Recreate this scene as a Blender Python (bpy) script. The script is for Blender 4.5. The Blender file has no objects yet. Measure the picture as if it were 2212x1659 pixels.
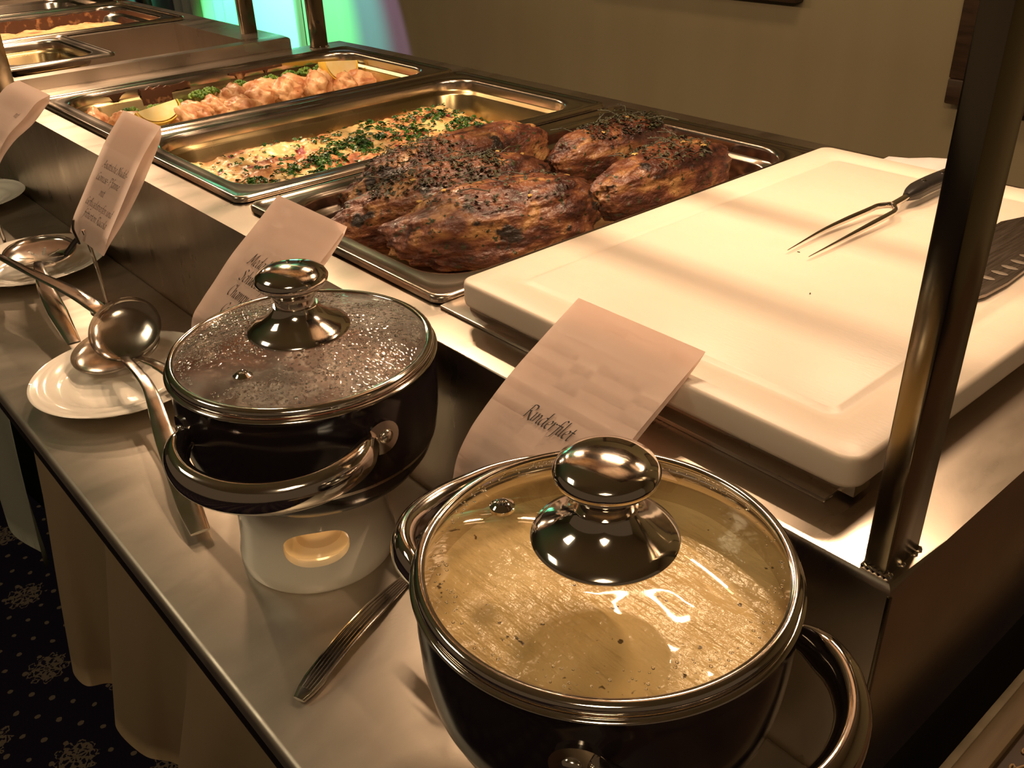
import bpy, bmesh, math, random
from mathutils import Vector, Matrix, noise
C = bpy.context.scene
COL = C.collection
PI = math.pi
rnd = random.Random(7)

# ---------------------------------------------------------------- camera
cam = bpy.data.cameras.new('camera'); co = bpy.data.objects.new('camera', cam); COL.objects.link(co)
cam.sensor_fit = 'HORIZONTAL'; cam.sensor_width = 36.0; cam.lens = 36.0 * 2003.7 / 2212
cam.clip_start = 0.01; cam.clip_end = 50
co.rotation_mode = 'XYZ'; co.location = (0.1416, -0.3541, 0.3176); co.rotation_euler = (1.0453, 0.0316, 0.8549)
C.camera = co
# ---------------------------------------------------------------- colour management, world, lights
C.view_settings.view_transform = 'Standard'; C.view_settings.look = 'None'
C.view_settings.exposure = 0.0; C.view_settings.gamma = 1.0; C.view_settings.use_curve_mapping = False
w = bpy.data.worlds.new('world'); C.world = w; w.use_nodes = True
w.node_tree.nodes['Background'].inputs[0].default_value = (0.9, 0.60, 0.34, 1)
w.node_tree.nodes['Background'].inputs[1].default_value = 0.08
WARM = (1.0, 0.67, 0.42)

def area(name, loc, size, power, color, rot=(0, 0, 0), spread=None):
    l = bpy.data.lights.new(name, 'AREA'); l.shape = 'RECTANGLE'; l.size, l.size_y = size
    l.energy = power; l.color = color
    if spread: l.spread = spread
    o = bpy.data.objects.new(name, l); COL.objects.link(o); o.location = loc; o.rotation_euler = rot
    return o

def spot(name, loc, target, angle, power, color, blend=0.15, radius=0.01):
    l = bpy.data.lights.new(name, 'SPOT'); l.spot_size = math.radians(angle); l.spot_blend = blend
    l.energy = power; l.color = color; l.shadow_soft_size = radius
    o = bpy.data.objects.new(name, l); COL.objects.link(o); o.location = loc
    o.rotation_euler = (Vector(target) - Vector(loc)).to_track_quat('-Z', 'Y').to_euler()
    return o

LAMPS = [(-0.16, 3.1, 0.40), (-0.40, 2.8, 0.28), (-0.80, 2.7, 0.28), (-1.25, 2.7, 0.28)]
for lx, p, ly in LAMPS:
    area('heat_light', (lx, ly, 0.497), (0.13, 0.010), p, WARM)
for lx, p in [(-1.85, 4.2), (-2.35, 4.2)]:
    area('heat_light', (lx, 0.26, 0.517), (0.13, 0.010), p, WARM)
area('room_fill', (-0.6, 0.55, 1.65), (0.9, 0.3), 9, (1.0, 0.72, 0.40))  # added wash for the back wall, no fixture seen
area('room_fill', (0.9, -1.2, 1.6), (0.5, 0.5), 15, (1.0, 0.74, 0.45))  # added fill behind the camera, brightens the faces turned to it
area('room_fill', (-1.6, -1.3, 1.6), (0.6, 0.6), 10, (0.95, 0.80, 0.55))  # added fill from the front left, no fixture seen
spot('green_light', (-3.35, 0.50, 0.7), (-3.56, 1.6, -0.24), 47, 300, (0.10, 1.0, 0.10), 0.45)
spot('cyan_light', (-3.35, 0.50, 0.7), (-3.44, 1.6, -0.24), 52, 150, (0.03, 0.75, 0.90), 0.35)
spot('violet_light', (-3.35, 0.50, 0.7), (-3.40, 1.6, -0.24), 54, 70, (0.50, 0.35, 1.0), 0.10)

# ---------------------------------------------------------------- materials
def mat(name, color=(0.8, 0.8, 0.8), rough=0.5, metal=0.0, c2=None, scale=20, detail=4, bump=0.0, bscale=60,
        stretch=(1, 1, 1), lo=0.35, hi=0.65, emis=None, coat=0.0, sss=0.0, rvar=0.0, spec=0.5, bdist=0.001):
    m = bpy.data.materials.new(name); m.use_nodes = True; nt = m.node_tree; N = nt.nodes; L = nt.links
    b = N['Principled BSDF']
    b.inputs['Base Color'].default_value = (*color, 1); b.inputs['Roughness'].default_value = rough
    b.inputs['Metallic'].default_value = metal; b.inputs['Coat Weight'].default_value = coat
    b.inputs['Coat Roughness'].default_value = 0.08
    b.inputs['Specular IOR Level'].default_value = spec
    if sss:
        b.inputs['Subsurface Weight'].default_value = sss; b.inputs['Subsurface Scale'].default_value = 0.006
        b.inputs['Subsurface Radius'].default_value = (1, 0.6, 0.3)
    tc = N.new('ShaderNodeTexCoord'); mp = N.new('ShaderNodeMapping'); mp.inputs['Scale'].default_value = stretch
    L.new(tc.outputs['Object'], mp.inputs[0])
    if c2 or rvar:
        n = N.new('ShaderNodeTexNoise'); n.inputs['Scale'].default_value = scale; n.inputs['Detail'].default_value = detail
        L.new(mp.outputs[0], n.inputs['Vector'])
        if c2:
            r = N.new('ShaderNodeValToRGB'); r.color_ramp.elements[0].position = lo; r.color_ramp.elements[1].position = hi
            r.color_ramp.elements[0].color = (*color, 1); r.color_ramp.elements[1].color = (*c2, 1)
            L.new(n.outputs['Fac'], r.inputs[0]); L.new(r.outputs[0], b.inputs['Base Color'])
        if rvar:
            mr = N.new('ShaderNodeMapRange'); mr.inputs['To Min'].default_value = max(0.02, rough - rvar)
            mr.inputs['To Max'].default_value = rough + rvar; mr.inputs['From Min'].default_value = 0.3; mr.inputs['From Max'].default_value = 0.7
            L.new(n.outputs['Fac'], mr.inputs['Value']); L.new(mr.outputs[0], b.inputs['Roughness'])
    if bump:
        n2 = N.new('ShaderNodeTexNoise'); n2.inputs['Scale'].default_value = bscale; n2.inputs['Detail'].default_value = 5
        L.new(mp.outputs[0], n2.inputs['Vector'])
        bp = N.new('ShaderNodeBump'); bp.inputs['Strength'].default_value = bump; bp.inputs['Distance'].default_value = bdist
        L.new(n2.outputs['Fac'], bp.inputs['Height']); L.new(bp.outputs[0], b.inputs['Normal'])
    if emis:
        b.inputs['Emission Color'].default_value = (*emis[:3], 1); b.inputs['Emission Strength'].default_value = emis[3]
    return m

def ramp_mat(name, stops, scale, rough=0.35, bump=0.6, bscale=80, stretch=(1, 1, 1), bdist=0.002, coat=0.0, specks=None, sss=0.0):
    """several colours out of one noise, plus optional specks (colour, scale, threshold)"""
    m = bpy.data.materials.new(name); m.use_nodes = True; nt = m.node_tree; N = nt.nodes; L = nt.links
    b = N['Principled BSDF']; b.inputs['Roughness'].default_value = rough; b.inputs['Coat Weight'].default_value = coat
    b.inputs['Coat Roughness'].default_value = 0.15
    if sss:
        b.inputs['Subsurface Weight'].default_value = sss; b.inputs['Subsurface Scale'].default_value = 0.004
    tc = N.new('ShaderNodeTexCoord'); mp = N.new('ShaderNodeMapping'); mp.inputs['Scale'].default_value = stretch
    L.new(tc.outputs['Object'], mp.inputs[0])
    n = N.new('ShaderNodeTexNoise'); n.inputs['Scale'].default_value = scale; n.inputs['Detail'].default_value = 6; n.inputs['Distortion'].default_value = 0.6
    L.new(mp.outputs[0], n.inputs['Vector'])
    r = N.new('ShaderNodeValToRGB'); el = r.color_ramp.elements
    el[0].position = stops[0][0]; el[0].color = (*stops[0][1], 1); el[1].position = stops[-1][0]; el[1].color = (*stops[-1][1], 1)
    for p, c in stops[1:-1]:
        e = el.new(p); e.color = (*c, 1)
    L.new(n.outputs['Fac'], r.inputs[0]); out = r.outputs[0]
    for col, sc, th in (specks or []):
        v = N.new('ShaderNodeTexNoise'); v.inputs['Scale'].default_value = sc; v.inputs['Detail'].default_value = 3
        L.new(tc.outputs['Object'], v.inputs['Vector'])
        g = N.new('ShaderNodeMapRange'); g.inputs['From Min'].default_value = th; g.inputs['From Max'].default_value = th + 0.04
        L.new(v.outputs['Fac'], g.inputs['Value'])
        mx = N.new('ShaderNodeMix'); mx.data_type = 'RGBA'; L.new(g.outputs[0], mx.inputs['Factor'])
        L.new(out, mx.inputs['A']); mx.inputs['B'].default_value = (*col, 1); out = mx.outputs['Result']
    L.new(out, b.inputs['Base Color'])
    n2 = N.new('ShaderNodeTexNoise'); n2.inputs['Scale'].default_value = bscale; n2.inputs['Detail'].default_value = 6
    L.new(mp.outputs[0], n2.inputs['Vector'])
    bp = N.new('ShaderNodeBump'); bp.inputs['Strength'].default_value = bump; bp.inputs['Distance'].default_value = bdist
    L.new(n2.outputs['Fac'], bp.inputs['Height']); L.new(bp.outputs[0], b.inputs['Normal'])
    return m

def glass_mat(name, tint=(0.93, 0.95, 0.90), rough=0.02, fog=None):
    m = bpy.data.materials.new(name); m.use_nodes = True; nt = m.node_tree; N = nt.nodes; L = nt.links
    N.remove(N['Principled BSDF']); out = N['Material Output']
    t = N.new('ShaderNodeBsdfTransparent'); t.inputs[0].default_value = (*tint, 1)
    g = N.new('ShaderNodeBsdfGlossy'); g.inputs['Roughness'].default_value = rough; g.inputs[0].default_value = (1, 1, 1, 1)
    lw = N.new('ShaderNodeLayerWeight'); lw.inputs['Blend'].default_value = 0.5
    pw = N.new('ShaderNodeMath'); pw.operation = 'POWER'; pw.inputs[1].default_value = 4.0; L.new(lw.outputs['Facing'], pw.inputs[0])
    f = N.new('ShaderNodeMath'); f.operation = 'MULTIPLY_ADD'; f.inputs[1].default_value = 0.85; f.inputs[2].default_value = 0.06; L.new(pw.outputs[0], f.inputs[0])
    mx = N.new('ShaderNodeMixShader'); L.new(f.outputs[0], mx.inputs[0]); L.new(t.outputs[0], mx.inputs[1]); L.new(g.outputs[0], mx.inputs[2])
    last = mx.outputs[0]
    if fog:
        tcb = N.new('ShaderNodeTexCoord'); vo = N.new('ShaderNodeTexVoronoi'); vo.inputs['Scale'].default_value = 260; L.new(tcb.outputs['Object'], vo.inputs['Vector'])
        bp = N.new('ShaderNodeBump'); bp.inputs['Strength'].default_value = 0.8; bp.inputs['Distance'].default_value = 0.001; bp.invert = True
        L.new(vo.outputs['Distance'], bp.inputs['Height']); L.new(bp.outputs[0], g.inputs['Normal']); f.inputs[2].default_value = 0.10
        d = N.new('ShaderNodeBsdfDiffuse'); d.inputs[0].default_value = (0.75, 0.72, 0.66, 1)
        tc = N.new('ShaderNodeTexCoord'); nz = N.new('ShaderNodeTexNoise'); nz.inputs['Scale'].default_value = 22; nz.inputs['Detail'].default_value = 5
        L.new(tc.outputs['Object'], nz.inputs['Vector'])
        mr = N.new('ShaderNodeMapRange'); mr.inputs['From Min'].default_value = 0.35; mr.inputs['From Max'].default_value = 0.7
        mr.inputs['To Min'].default_value = fog * 0.15; mr.inputs['To Max'].default_value = fog
        L.new(nz.outputs['Fac'], mr.inputs['Value'])
        m2 = N.new('ShaderNodeMixShader'); L.new(mr.outputs[0], m2.inputs[0]); L.new(last, m2.inputs[1]); L.new(d.outputs[0], m2.inputs[2]); last = m2.outputs[0]
    L.new(last, out.inputs['Surface'])
    return m

M = {}
M['steel'] = mat('brushed_steel', (0.60, 0.53, 0.46), 0.27, 1.0, c2=(0.55, 0.485, 0.42), scale=7, rvar=0.05, bump=0.03, bscale=260, stretch=(1, 3, 1))
M['steel_top'] = mat('worn_steel', (0.56, 0.49, 0.41), 0.31, 1.0, c2=(0.49, 0.42, 0.35), scale=9, rvar=0.06, bump=0.035, bscale=300, stretch=(3, 1, 1))
M['steel_shelf'] = mat('shelf_steel', (0.62, 0.555, 0.465), 0.42, 1.0, c2=(0.53, 0.47, 0.39), scale=11, rvar=0.06, bump=0.05, bscale=240, stretch=(3, 1, 1))
M['pan'] = mat('pan_steel', (0.66, 0.58, 0.50), 0.19, 1.0, c2=(0.52, 0.44, 0.35), scale=8, rvar=0.06, bump=0.06, bscale=30)
M['panfilm'] = mat('greasy_pan_steel', (0.60, 0.48, 0.26), 0.24, 1.0, c2=(0.42, 0.31, 0.15), scale=9, rvar=0.08, bump=0.06, bscale=30)
M['chrome'] = mat('polished_steel', (0.78, 0.72, 0.66), 0.09, 1.0, rvar=0.04, scale=30, bump=0.03, bscale=60)
M['cutlery'] = mat('cutlery_steel', (0.74, 0.68, 0.61), 0.15, 1.0, rvar=0.06, scale=40, bump=0.06, bscale=50)
M['post'] = mat('post_steel', (0.30, 0.26, 0.19), 0.20, 1.0, c2=(0.24, 0.20, 0.14), scale=4, stretch=(8, 8, 0.6), rvar=0.05)
M['enamel'] = mat('black_enamel', (0.012, 0.008, 0.010), 0.14, 0.0, rvar=0.04, scale=20, spec=0.6)
M['porcelain'] = mat('porcelain', (0.86, 0.81, 0.71), 0.13, 0.0, c2=(0.84, 0.79, 0.69), scale=6, coat=0.4)
M['cream'] = mat('cream_china', (0.72, 0.64, 0.48), 0.22, 0.0, coat=0.3)
M['paper'] = mat('paper', (0.90, 0.80, 0.74), 0.8, 0.0)
_n = M['paper'].node_tree; _t = _n.nodes.new('ShaderNodeBsdfTranslucent'); _t.inputs[0].default_value = (0.93, 0.82, 0.75, 1)
_m = _n.nodes.new('ShaderNodeMixShader'); _m.inputs[0].default_value = 0.5
_n.links.new(_n.nodes['Principled BSDF'].outputs[0], _m.inputs[1]); _n.links.new(_t.outputs[0], _m.inputs[2]); _n.links.new(_m.outputs[0], _n.nodes['Material Output'].inputs['Surface'])
M['ink'] = mat('ink', (0.02, 0.018, 0.016), 0.7)
M['board'] = mat('board_plastic', (0.66, 0.575, 0.48), 0.42, 0.0, c2=(0.64, 0.55, 0.45), scale=7, bump=0.10, bscale=160, sss=0.25, stretch=(1, 3, 1))
M['glass'] = glass_mat('lid_glass', (0.90, 0.89, 0.84))
M['glass_wet'] = glass_mat('steamed_glass', (0.86, 0.86, 0.80), 0.05, fog=0.26)
M['drop'] = mat('water_drop', (1, 1, 1), 0.02)
M['drop'].node_tree.nodes['Principled BSDF'].inputs['Transmission Weight'].default_value = 1
M['drop'].node_tree.nodes['Principled BSDF'].inputs['IOR'].default_value = 1.33
M['wall'] = mat('wallpaper', (0.36, 0.30, 0.18), 0.85, 0.0, c2=(0.34, 0.28, 0.165), scale=5, bump=0.25, bscale=300, stretch=(2, 2, 0.4))
M['drape'] = mat('drape', (0.75, 0.78, 0.74), 0.8, bump=0.1, bscale=80)
M['darkwood'] = mat('dark_wood', (0.045, 0.025, 0.015), 0.45, c2=(0.08, 0.045, 0.025), scale=12, stretch=(1, 1, 8))
M['wood'] = mat('brown_wood', (0.20, 0.13, 0.07), 0.5, c2=(0.28, 0.19, 0.10), scale=10, stretch=(12, 1, 1))
M['pale'] = mat('pale_edge', (0.48, 0.38, 0.26), 0.6, c2=(0.30, 0.23, 0.15), scale=30)
M['cloth'] = mat('beige_cloth', (0.50, 0.37, 0.22), 0.85, c2=(0.47, 0.345, 0.20), scale=6, bump=0.2, bscale=260, bdist=0.0006)
M['greycloth'] = mat('grey_cloth', (0.46, 0.45, 0.36), 0.85, bump=0.2, bscale=260)
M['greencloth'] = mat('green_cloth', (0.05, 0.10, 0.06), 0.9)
M['white'] = mat('white_linen', (0.85, 0.80, 0.78), 0.9, bump=0.3, bscale=60)
M['black'] = mat('black_plastic', (0.015, 0.013, 0.012), 0.35, bump=0.2, bscale=200)
M['dark'] = mat('dark_steel', (0.10, 0.08, 0.07), 0.3, 1.0)
M['bronze'] = mat('bronze_trim', (0.42, 0.26, 0.12), 0.5, 0.0, emis=None)
M['fleck'] = mat('glow_tube', (1, 0.8, 0.5), 0.4, emis=(1.0, 0.62, 0.3, 14))
M['meat'] = ramp_mat('roast_meat', [(0.28, (0.018, 0.008, 0.007)), (0.40, (0.060, 0.020, 0.013)), (0.50, (0.135, 0.048, 0.026)), (0.58, (0.22, 0.095, 0.040)), (0.68, (0.38, 0.21, 0.085))],
                     34, 0.33, 1.0, 170, (1.3, 0.8, 1.3), 0.003, 0.12, specks=[((0.030, 0.036, 0.012), 150, 0.62), ((0.015, 0.010, 0.008), 30, 0.62)])
M['char'] = mat('charred_herb', (0.020, 0.016, 0.008), 0.55, c2=(0.05, 0.055, 0.018), scale=60)
M['garlic'] = mat('garlic', (0.55, 0.36, 0.12), 0.4)
M['gratin'] = ramp_mat('gratin_crust', [(0.28, (0.12, 0.035, 0.018)), (0.38, (0.50, 0.19, 0.09)), (0.46, (0.72, 0.40, 0.17)), (0.56, (0.80, 0.58, 0.24)), (0.72, (0.86, 0.70, 0.36))],
                       17, 0.35, 0.8, 90, bdist=0.003, coat=0.2, specks=[((0.30, 0.04, 0.04), 40, 0.64)])
M['parsley'] = mat('parsley', (0.008, 0.035, 0.006), 0.32, c2=(0.035, 0.13, 0.012), scale=60)
M['broccoli'] = mat('broccoli', (0.04, 0.13, 0.012), 0.5, c2=(0.22, 0.36, 0.05), scale=60, bump=0.8, bscale=300, bdist=0.002)
M['stalk'] = mat('broccoli_stalk', (0.40, 0.50, 0.14), 0.45)
M['chicken'] = ramp_mat('chicken', [(0.28, (0.22, 0.07, 0.03)), (0.40, (0.50, 0.22, 0.10)), (0.52, (0.70, 0.42, 0.22)), (0.72, (0.78, 0.55, 0.33))],
                        30, 0.38, 0.6, 100, specks=[((0.20, 0.07, 0.03), 130, 0.68)], sss=0.15)
M['lemon'] = mat('lemon_flesh', (0.90, 0.74, 0.30), 0.35, c2=(0.93, 0.82, 0.48), scale=60, bump=0.3, bscale=120, sss=0.2)
M['rind'] = mat('lemon_rind', (0.85, 0.62, 0.10), 0.4, bump=0.2, bscale=200)
M['burnt'] = mat('burnt_sauce', (0.07, 0.025, 0.012), 0.4, c2=(0.40, 0.20, 0.09), scale=70, lo=0.55, hi=0.75, bump=0.5, bscale=120)
M['bake'] = ramp_mat('orange_bake', [(0.3, (0.30, 0.10, 0.04)), (0.42, (0.80, 0.42, 0.18)), (0.6, (0.88, 0.58, 0.26)), (0.75, (0.90, 0.68, 0.38))], 30, 0.45, 0.7, 90, bdist=0.003)
M['redbake'] = ramp_mat('red_bake', [(0.3, (0.45, 0.03, 0.03)), (0.50, (0.60, 0.08, 0.05)), (0.60, (0.85, 0.50, 0.22)), (0.75, (0.88, 0.62, 0.30))], 35, 0.4, 0.7, 90, bdist=0.003)
M['juice'] = mat('pan_juice', (0.10, 0.025, 0.012), 0.12, c2=(0.30, 0.20, 0.08), scale=18)
M['darkfood'] = ramp_mat('brown_stew', [(0.3, (0.05, 0.015, 0.008)), (0.5, (0.20, 0.055, 0.025)), (0.7, (0.38, 0.17, 0.08))], 14, 0.3, 0.9, 50, bdist=0.003)

def sauce_mat():
    m = bpy.data.materials.new('cream_sauce'); m.use_nodes = True; nt = m.node_tree; N = nt.nodes; L = nt.links
    b = N['Principled BSDF']; b.inputs['Roughness'].default_value = 0.22; b.inputs['Coat Weight'].default_value = 0.3
    tc = N.new('ShaderNodeTexCoord')
    n = N.new('ShaderNodeTexNoise'); n.inputs['Scale'].default_value = 18; n.inputs['Detail'].default_value = 5; L.new(tc.outputs['Object'], n.inputs['Vector'])
    r = N.new('ShaderNodeValToRGB'); r.color_ramp.elements[0].position = 0.3; r.color_ramp.elements[1].position = 0.7
    r.color_ramp.elements[0].color = (0.80, 0.58, 0.27, 1); r.color_ramp.elements[1].color = (0.88, 0.69, 0.38, 1); L.new(n.outputs['Fac'], r.inputs[0])
    s = N.new('ShaderNodeTexNoise'); s.inputs['Scale'].default_value = 170; s.inputs['Detail'].default_value = 2; L.new(tc.outputs['Object'], s.inputs['Vector'])
    g = N.new('ShaderNodeMapRange'); g.inputs['From Min'].default_value = 0.70; g.inputs['From Max'].default_value = 0.74; L.new(s.outputs['Fac'], g.inputs['Value'])
    mx = N.new('ShaderNodeMix'); mx.data_type = 'RGBA'; L.new(g.outputs[0], mx.inputs['Factor']); L.new(r.outputs[0], mx.inputs['A']); mx.inputs['B'].default_value = (0.12, 0.08, 0.035, 1)
    L.new(mx.outputs['Result'], b.inputs['Base Color'])
    mp = N.new('ShaderNodeMapping'); mp.inputs['Rotation'].default_value = (0, 0, 0.35); mp.inputs['Scale'].default_value = (1, 5, 1); L.new(tc.outputs['Object'], mp.inputs[0])
    n1 = N.new('ShaderNodeTexNoise'); n1.inputs['Scale'].default_value = 30; n1.inputs['Detail'].default_value = 3; L.new(mp.outputs[0], n1.inputs['Vector'])
    n2 = N.new('ShaderNodeTexNoise'); n2.inputs['Scale'].default_value = 110; n2.inputs['Detail'].default_value = 5; L.new(tc.outputs['Object'], n2.inputs['Vector'])
    ad = N.new('ShaderNodeMath'); ad.operation = 'ADD'; L.new(n1.outputs['Fac'], ad.inputs[0]); L.new(n2.outputs['Fac'], ad.inputs[1])
    bp = N.new('ShaderNodeBump'); bp.inputs['Strength'].default_value = 0.55; bp.inputs['Distance'].default_value = 0.0025
    L.new(ad.outputs[0], bp.inputs['Height']); L.new(bp.outputs[0], b.inputs['Normal'])
    return m
M['sauce'] = sauce_mat()

def carpet_mat():
    """woven print: dots on a lattice and flower rosettes, tan on navy"""
    m = bpy.data.materials.new('patterned_carpet'); m.use_nodes = True; nt = m.node_tree; N = nt.nodes; L = nt.links
    b = N['Principled BSDF']; b.inputs['Roughness'].default_value = 0.95; b.inputs['Specular IOR Level'].default_value = 0.1
    tc = N.new('ShaderNodeTexCoord')
    def math_(op, a, bb=None, c=None):
        n = N.new('ShaderNodeMath'); n.operation = op
        for i, v in enumerate((a, bb, c)):
            if v is None: continue
            if isinstance(v, (int, float)): n.inputs[i].default_value = v
            else: L.new(v, n.inputs[i])
        return n.outputs[0]
    nz = N.new('ShaderNodeTexNoise'); nz.inputs['Scale'].default_value = 90; nz.inputs['Detail'].default_value = 2; L.new(tc.outputs['Object'], nz.inputs['Vector'])
    mp = N.new('ShaderNodeMapping'); mp.inputs['Rotation'].default_value = (0, 0, 0.12); L.new(tc.outputs['Object'], mp.inputs[0])
    sx = N.new('ShaderNodeSeparateXYZ'); L.new(mp.outputs[0], sx.inputs[0])
    def lattice(px, py, ox, oy):
        u = math_('SUBTRACT', math_('FRACT', math_('DIVIDE', math_('ADD', sx.outputs[0], ox), px)), 0.5)
        v = math_('SUBTRACT', math_('FRACT', math_('DIVIDE', math_('ADD', sx.outputs[1], oy), py)), 0.5)
        u = math_('MULTIPLY', u, px); v = math_('MULTIPLY', v, py)
        d = math_('SQRT', math_('ADD', math_('MULTIPLY', u, u), math_('MULTIPLY', v, v)))
        return u, v, d
    masks = []
    P1 = 0.057
    for k in (0, 0.5):
        u, v, d = lattice(P1, P1, P1 * k, P1 * k)
        d2 = math_('ADD', d, math_('MULTIPLY', math_('SUBTRACT', nz.outputs['Fac'], 0.5), 0.008))
        masks.append(math_('LESS_THAN', d2, 0.0045))
    ros = []
    for k in (0, 0.5):
        u, v, d = lattice(0.228, 0.228, 0.228 * k + 0.02, 0.228 * k + 0.05)
        ang = math_('ARCTAN2', v, u)
        pet = math_('MULTIPLY', math_('SINE', math_('MULTIPLY', ang, 9)), 0.006)
        d2 = math_('ADD', d, math_('MULTIPLY', math_('SUBTRACT', nz.outputs['Fac'], 0.5), 0.030))
        inr = math_('LESS_THAN', math_('ADD', d2, pet), 0.033)
        ring = math_('SINE', math_('MULTIPLY', d2, 620))
        rr = math_('GREATER_THAN', math_('ADD', ring, math_('SINE', math_('MULTIPLY', ang, 9))), -0.35)
        ros.append(math_('MULTIPLY', inr, rr))
    allm = math_('MAXIMUM', math_('MAXIMUM', masks[0], masks[1]), math_('MAXIMUM', ros[0], ros[1]))
    mx = N.new('ShaderNodeMix'); mx.data_type = 'RGBA'; L.new(allm, mx.inputs['Factor'])
    mx.inputs['A'].default_value = (0.010, 0.007, 0.018, 1); mx.inputs['B'].default_value = (0.13, 0.10, 0.07, 1)
    L.new(mx.outputs['Result'], b.inputs['Base Color'])
    bp = N.new('ShaderNodeBump'); bp.inputs['Strength'].default_value = 0.4; bp.inputs['Distance'].default_value = 0.002
    n3 = N.new('ShaderNodeTexNoise'); n3.inputs['Scale'].default_value = 500; L.new(tc.outputs['Object'], n3.inputs['Vector'])
    L.new(n3.outputs['Fac'], bp.inputs['Height']); L.new(bp.outputs[0], b.inputs['Normal'])
    return m
M['carpet'] = carpet_mat()

# ---------------------------------------------------------------- helpers
def finish(name, bm, m, parent=None, smooth=True, origin=None, label=None, angle=None):
    if origin is not None:
        bmesh.ops.translate(bm, verts=bm.verts, vec=-Vector(origin))
    bmesh.ops.recalc_face_normals(bm, faces=bm.faces)
    me = bpy.data.meshes.new(name); bm.to_mesh(me); bm.free()
    if smooth:
        me.polygons.foreach_set('use_smooth', [True] * len(me.polygons))
        me.set_sharp_from_angle(angle=math.radians(angle or 38))
    me.materials.append(m if not isinstance(m, str) else M[m])
    o = bpy.data.objects.new(name, me); COL.objects.link(o)
    if origin is not None: o.location = origin
    if parent is not None: o.parent = parent
    if label: o['label'] = label
    return o

def thing(name, label, cat, loc=(0, 0, 0), rotz=0, group=None):
    o = bpy.data.objects.new(name, None); COL.objects.link(o); o.empty_display_size = 0.02
    o.location = loc; o.rotation_euler = (0, 0, rotz); o['label'] = label; o['category'] = cat
    if group: o['group'] = group
    return o

def tag(o, label, cat, group=None):
    o['label'] = label; o['category'] = cat
    if group: o['group'] = group
    return o

def struct(o):
    o['kind'] = 'structure'; return o

def box(bm, x0, x1, y0, y1, z0, z1, bev=0.0, seg=2):
    vs = [bm.verts.new((x, y, z)) for z in (z0, z1) for y in (y0, y1) for x in (x0, x1)]
    q = [(0, 2, 3, 1), (4, 5, 7, 6), (0, 1, 5, 4), (2, 6, 7, 3), (0, 4, 6, 2), (1, 3, 7, 5)]
    fs = [bm.faces.new([vs[i] for i in f]) for f in q]
    if bev:
        es = list({e for f in fs for e in f.edges})
        bmesh.ops.bevel(bm, geom=es, offset=bev, segments=seg, affect='EDGES', profile=0.5)
    return bm

def newbm(): return bmesh.new()

def lathe(profile, seg=96, center=(0, 0, 0), cap0=True, cap1=True, bm=None):
    bm = bm or bmesh.new(); rings = []; cx, cy, cz = center
    for r, z in profile:
        if r < 1e-6: rings.append([bm.verts.new((cx, cy, cz + z))])
        else: rings.append([bm.verts.new((cx + r * math.cos(2 * PI * i / seg), cy + r * math.sin(2 * PI * i / seg), cz + z)) for i in range(seg)])
    for a, b in zip(rings, rings[1:]):
        for i in range(seg):
            j = (i + 1) % seg
            if len(a) == 1 and len(b) == 1: continue
            if len(a) == 1: bm.faces.new((a[0], b[i], b[j]))
            elif len(b) == 1: bm.faces.new((a[i], a[j], b[0]))
            else: bm.faces.new((a[i], a[j], b[j], b[i]))
    if cap0 and len(rings[0]) > 1: bm.faces.new(rings[0])
    if cap1 and len(rings[-1]) > 1: bm.faces.new(rings[-1])
    return bm

def smooth_path(pts, n=8):
    P = [Vector(p) for p in pts]; P = [P[0] * 2 - P[1]] + P + [P[-1] * 2 - P[-2]]; out = []
    for i in range(1, len(P) - 2):
        for k in range(n):
            t = k / n; a, b, c, d = P[i - 1], P[i], P[i + 1], P[i + 2]
            out.append(0.5 * ((2 * b) + (-a + c) * t + (2 * a - 5 * b + 4 * c - d) * t * t + (-a + 3 * b - 3 * c + d) * t ** 3))
    out.append(P[-2]); return out

def sweep(pts, ra, rb, up=(0, 0, 1), seg=16, bm=None, widths=None, power=1.0):
    """elliptic section: ra sideways, rb along 'up'; widths scales per point [(sa, sb)...]"""
    bm = bm or bmesh.new(); rings = []; up = Vector(up)
    for i, p in enumerate(pts):
        t = (pts[min(i + 1, len(pts) - 1)] - pts[max(i - 1, 0)]).normalized()
        s = t.cross(up).normalized(); u = s.cross(t).normalized()
        sa, sb = (widths[i] if widths else (1, 1)); ring = []
        for k in range(seg):
            a = 2 * PI * k / seg; ca, sn = math.cos(a), math.sin(a)
            ca = math.copysign(abs(ca) ** power, ca); sn = math.copysign(abs(sn) ** power, sn)
            ring.append(bm.verts.new(p + s * ca * ra * sa + u * sn * rb * sb))
        rings.append(ring)
    for a, b in zip(rings, rings[1:]):
        for k in range(seg): bm.faces.new((a[k], a[(k + 1) % seg], b[(k + 1) % seg], b[k]))
    bm.faces.new(rings[0]); bm.faces.new(rings[-1]); return bm

def rr(x0, x1, y0, y1, r, n=8):
    out = []
    for cx, cy, a0 in ((x1 - r, y1 - r, 0), (x0 + r, y1 - r, 90), (x0 + r, y0 + r, 180), (x1 - r, y0 + r, 270)):
        for k in range(n + 1):
            a = math.radians(a0 + 90 * k / n); out.append((cx + r * math.cos(a), cy + r * math.sin(a)))
    return out

def loops(L, bm=None, cap0=False, cap1=False):
    bm = bm or bmesh.new(); R_ = [[bm.verts.new(p) for p in l] for l in L]; n = len(R_[0])
    for a, b in zip(R_, R_[1:]):
        for i in range(n): bm.faces.new((a[i], a[(i + 1) % n], b[(i + 1) % n], b[i]))
    if cap0: bm.faces.new(R_[0])
    if cap1: bm.faces.new(R_[-1])
    return bm

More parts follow.
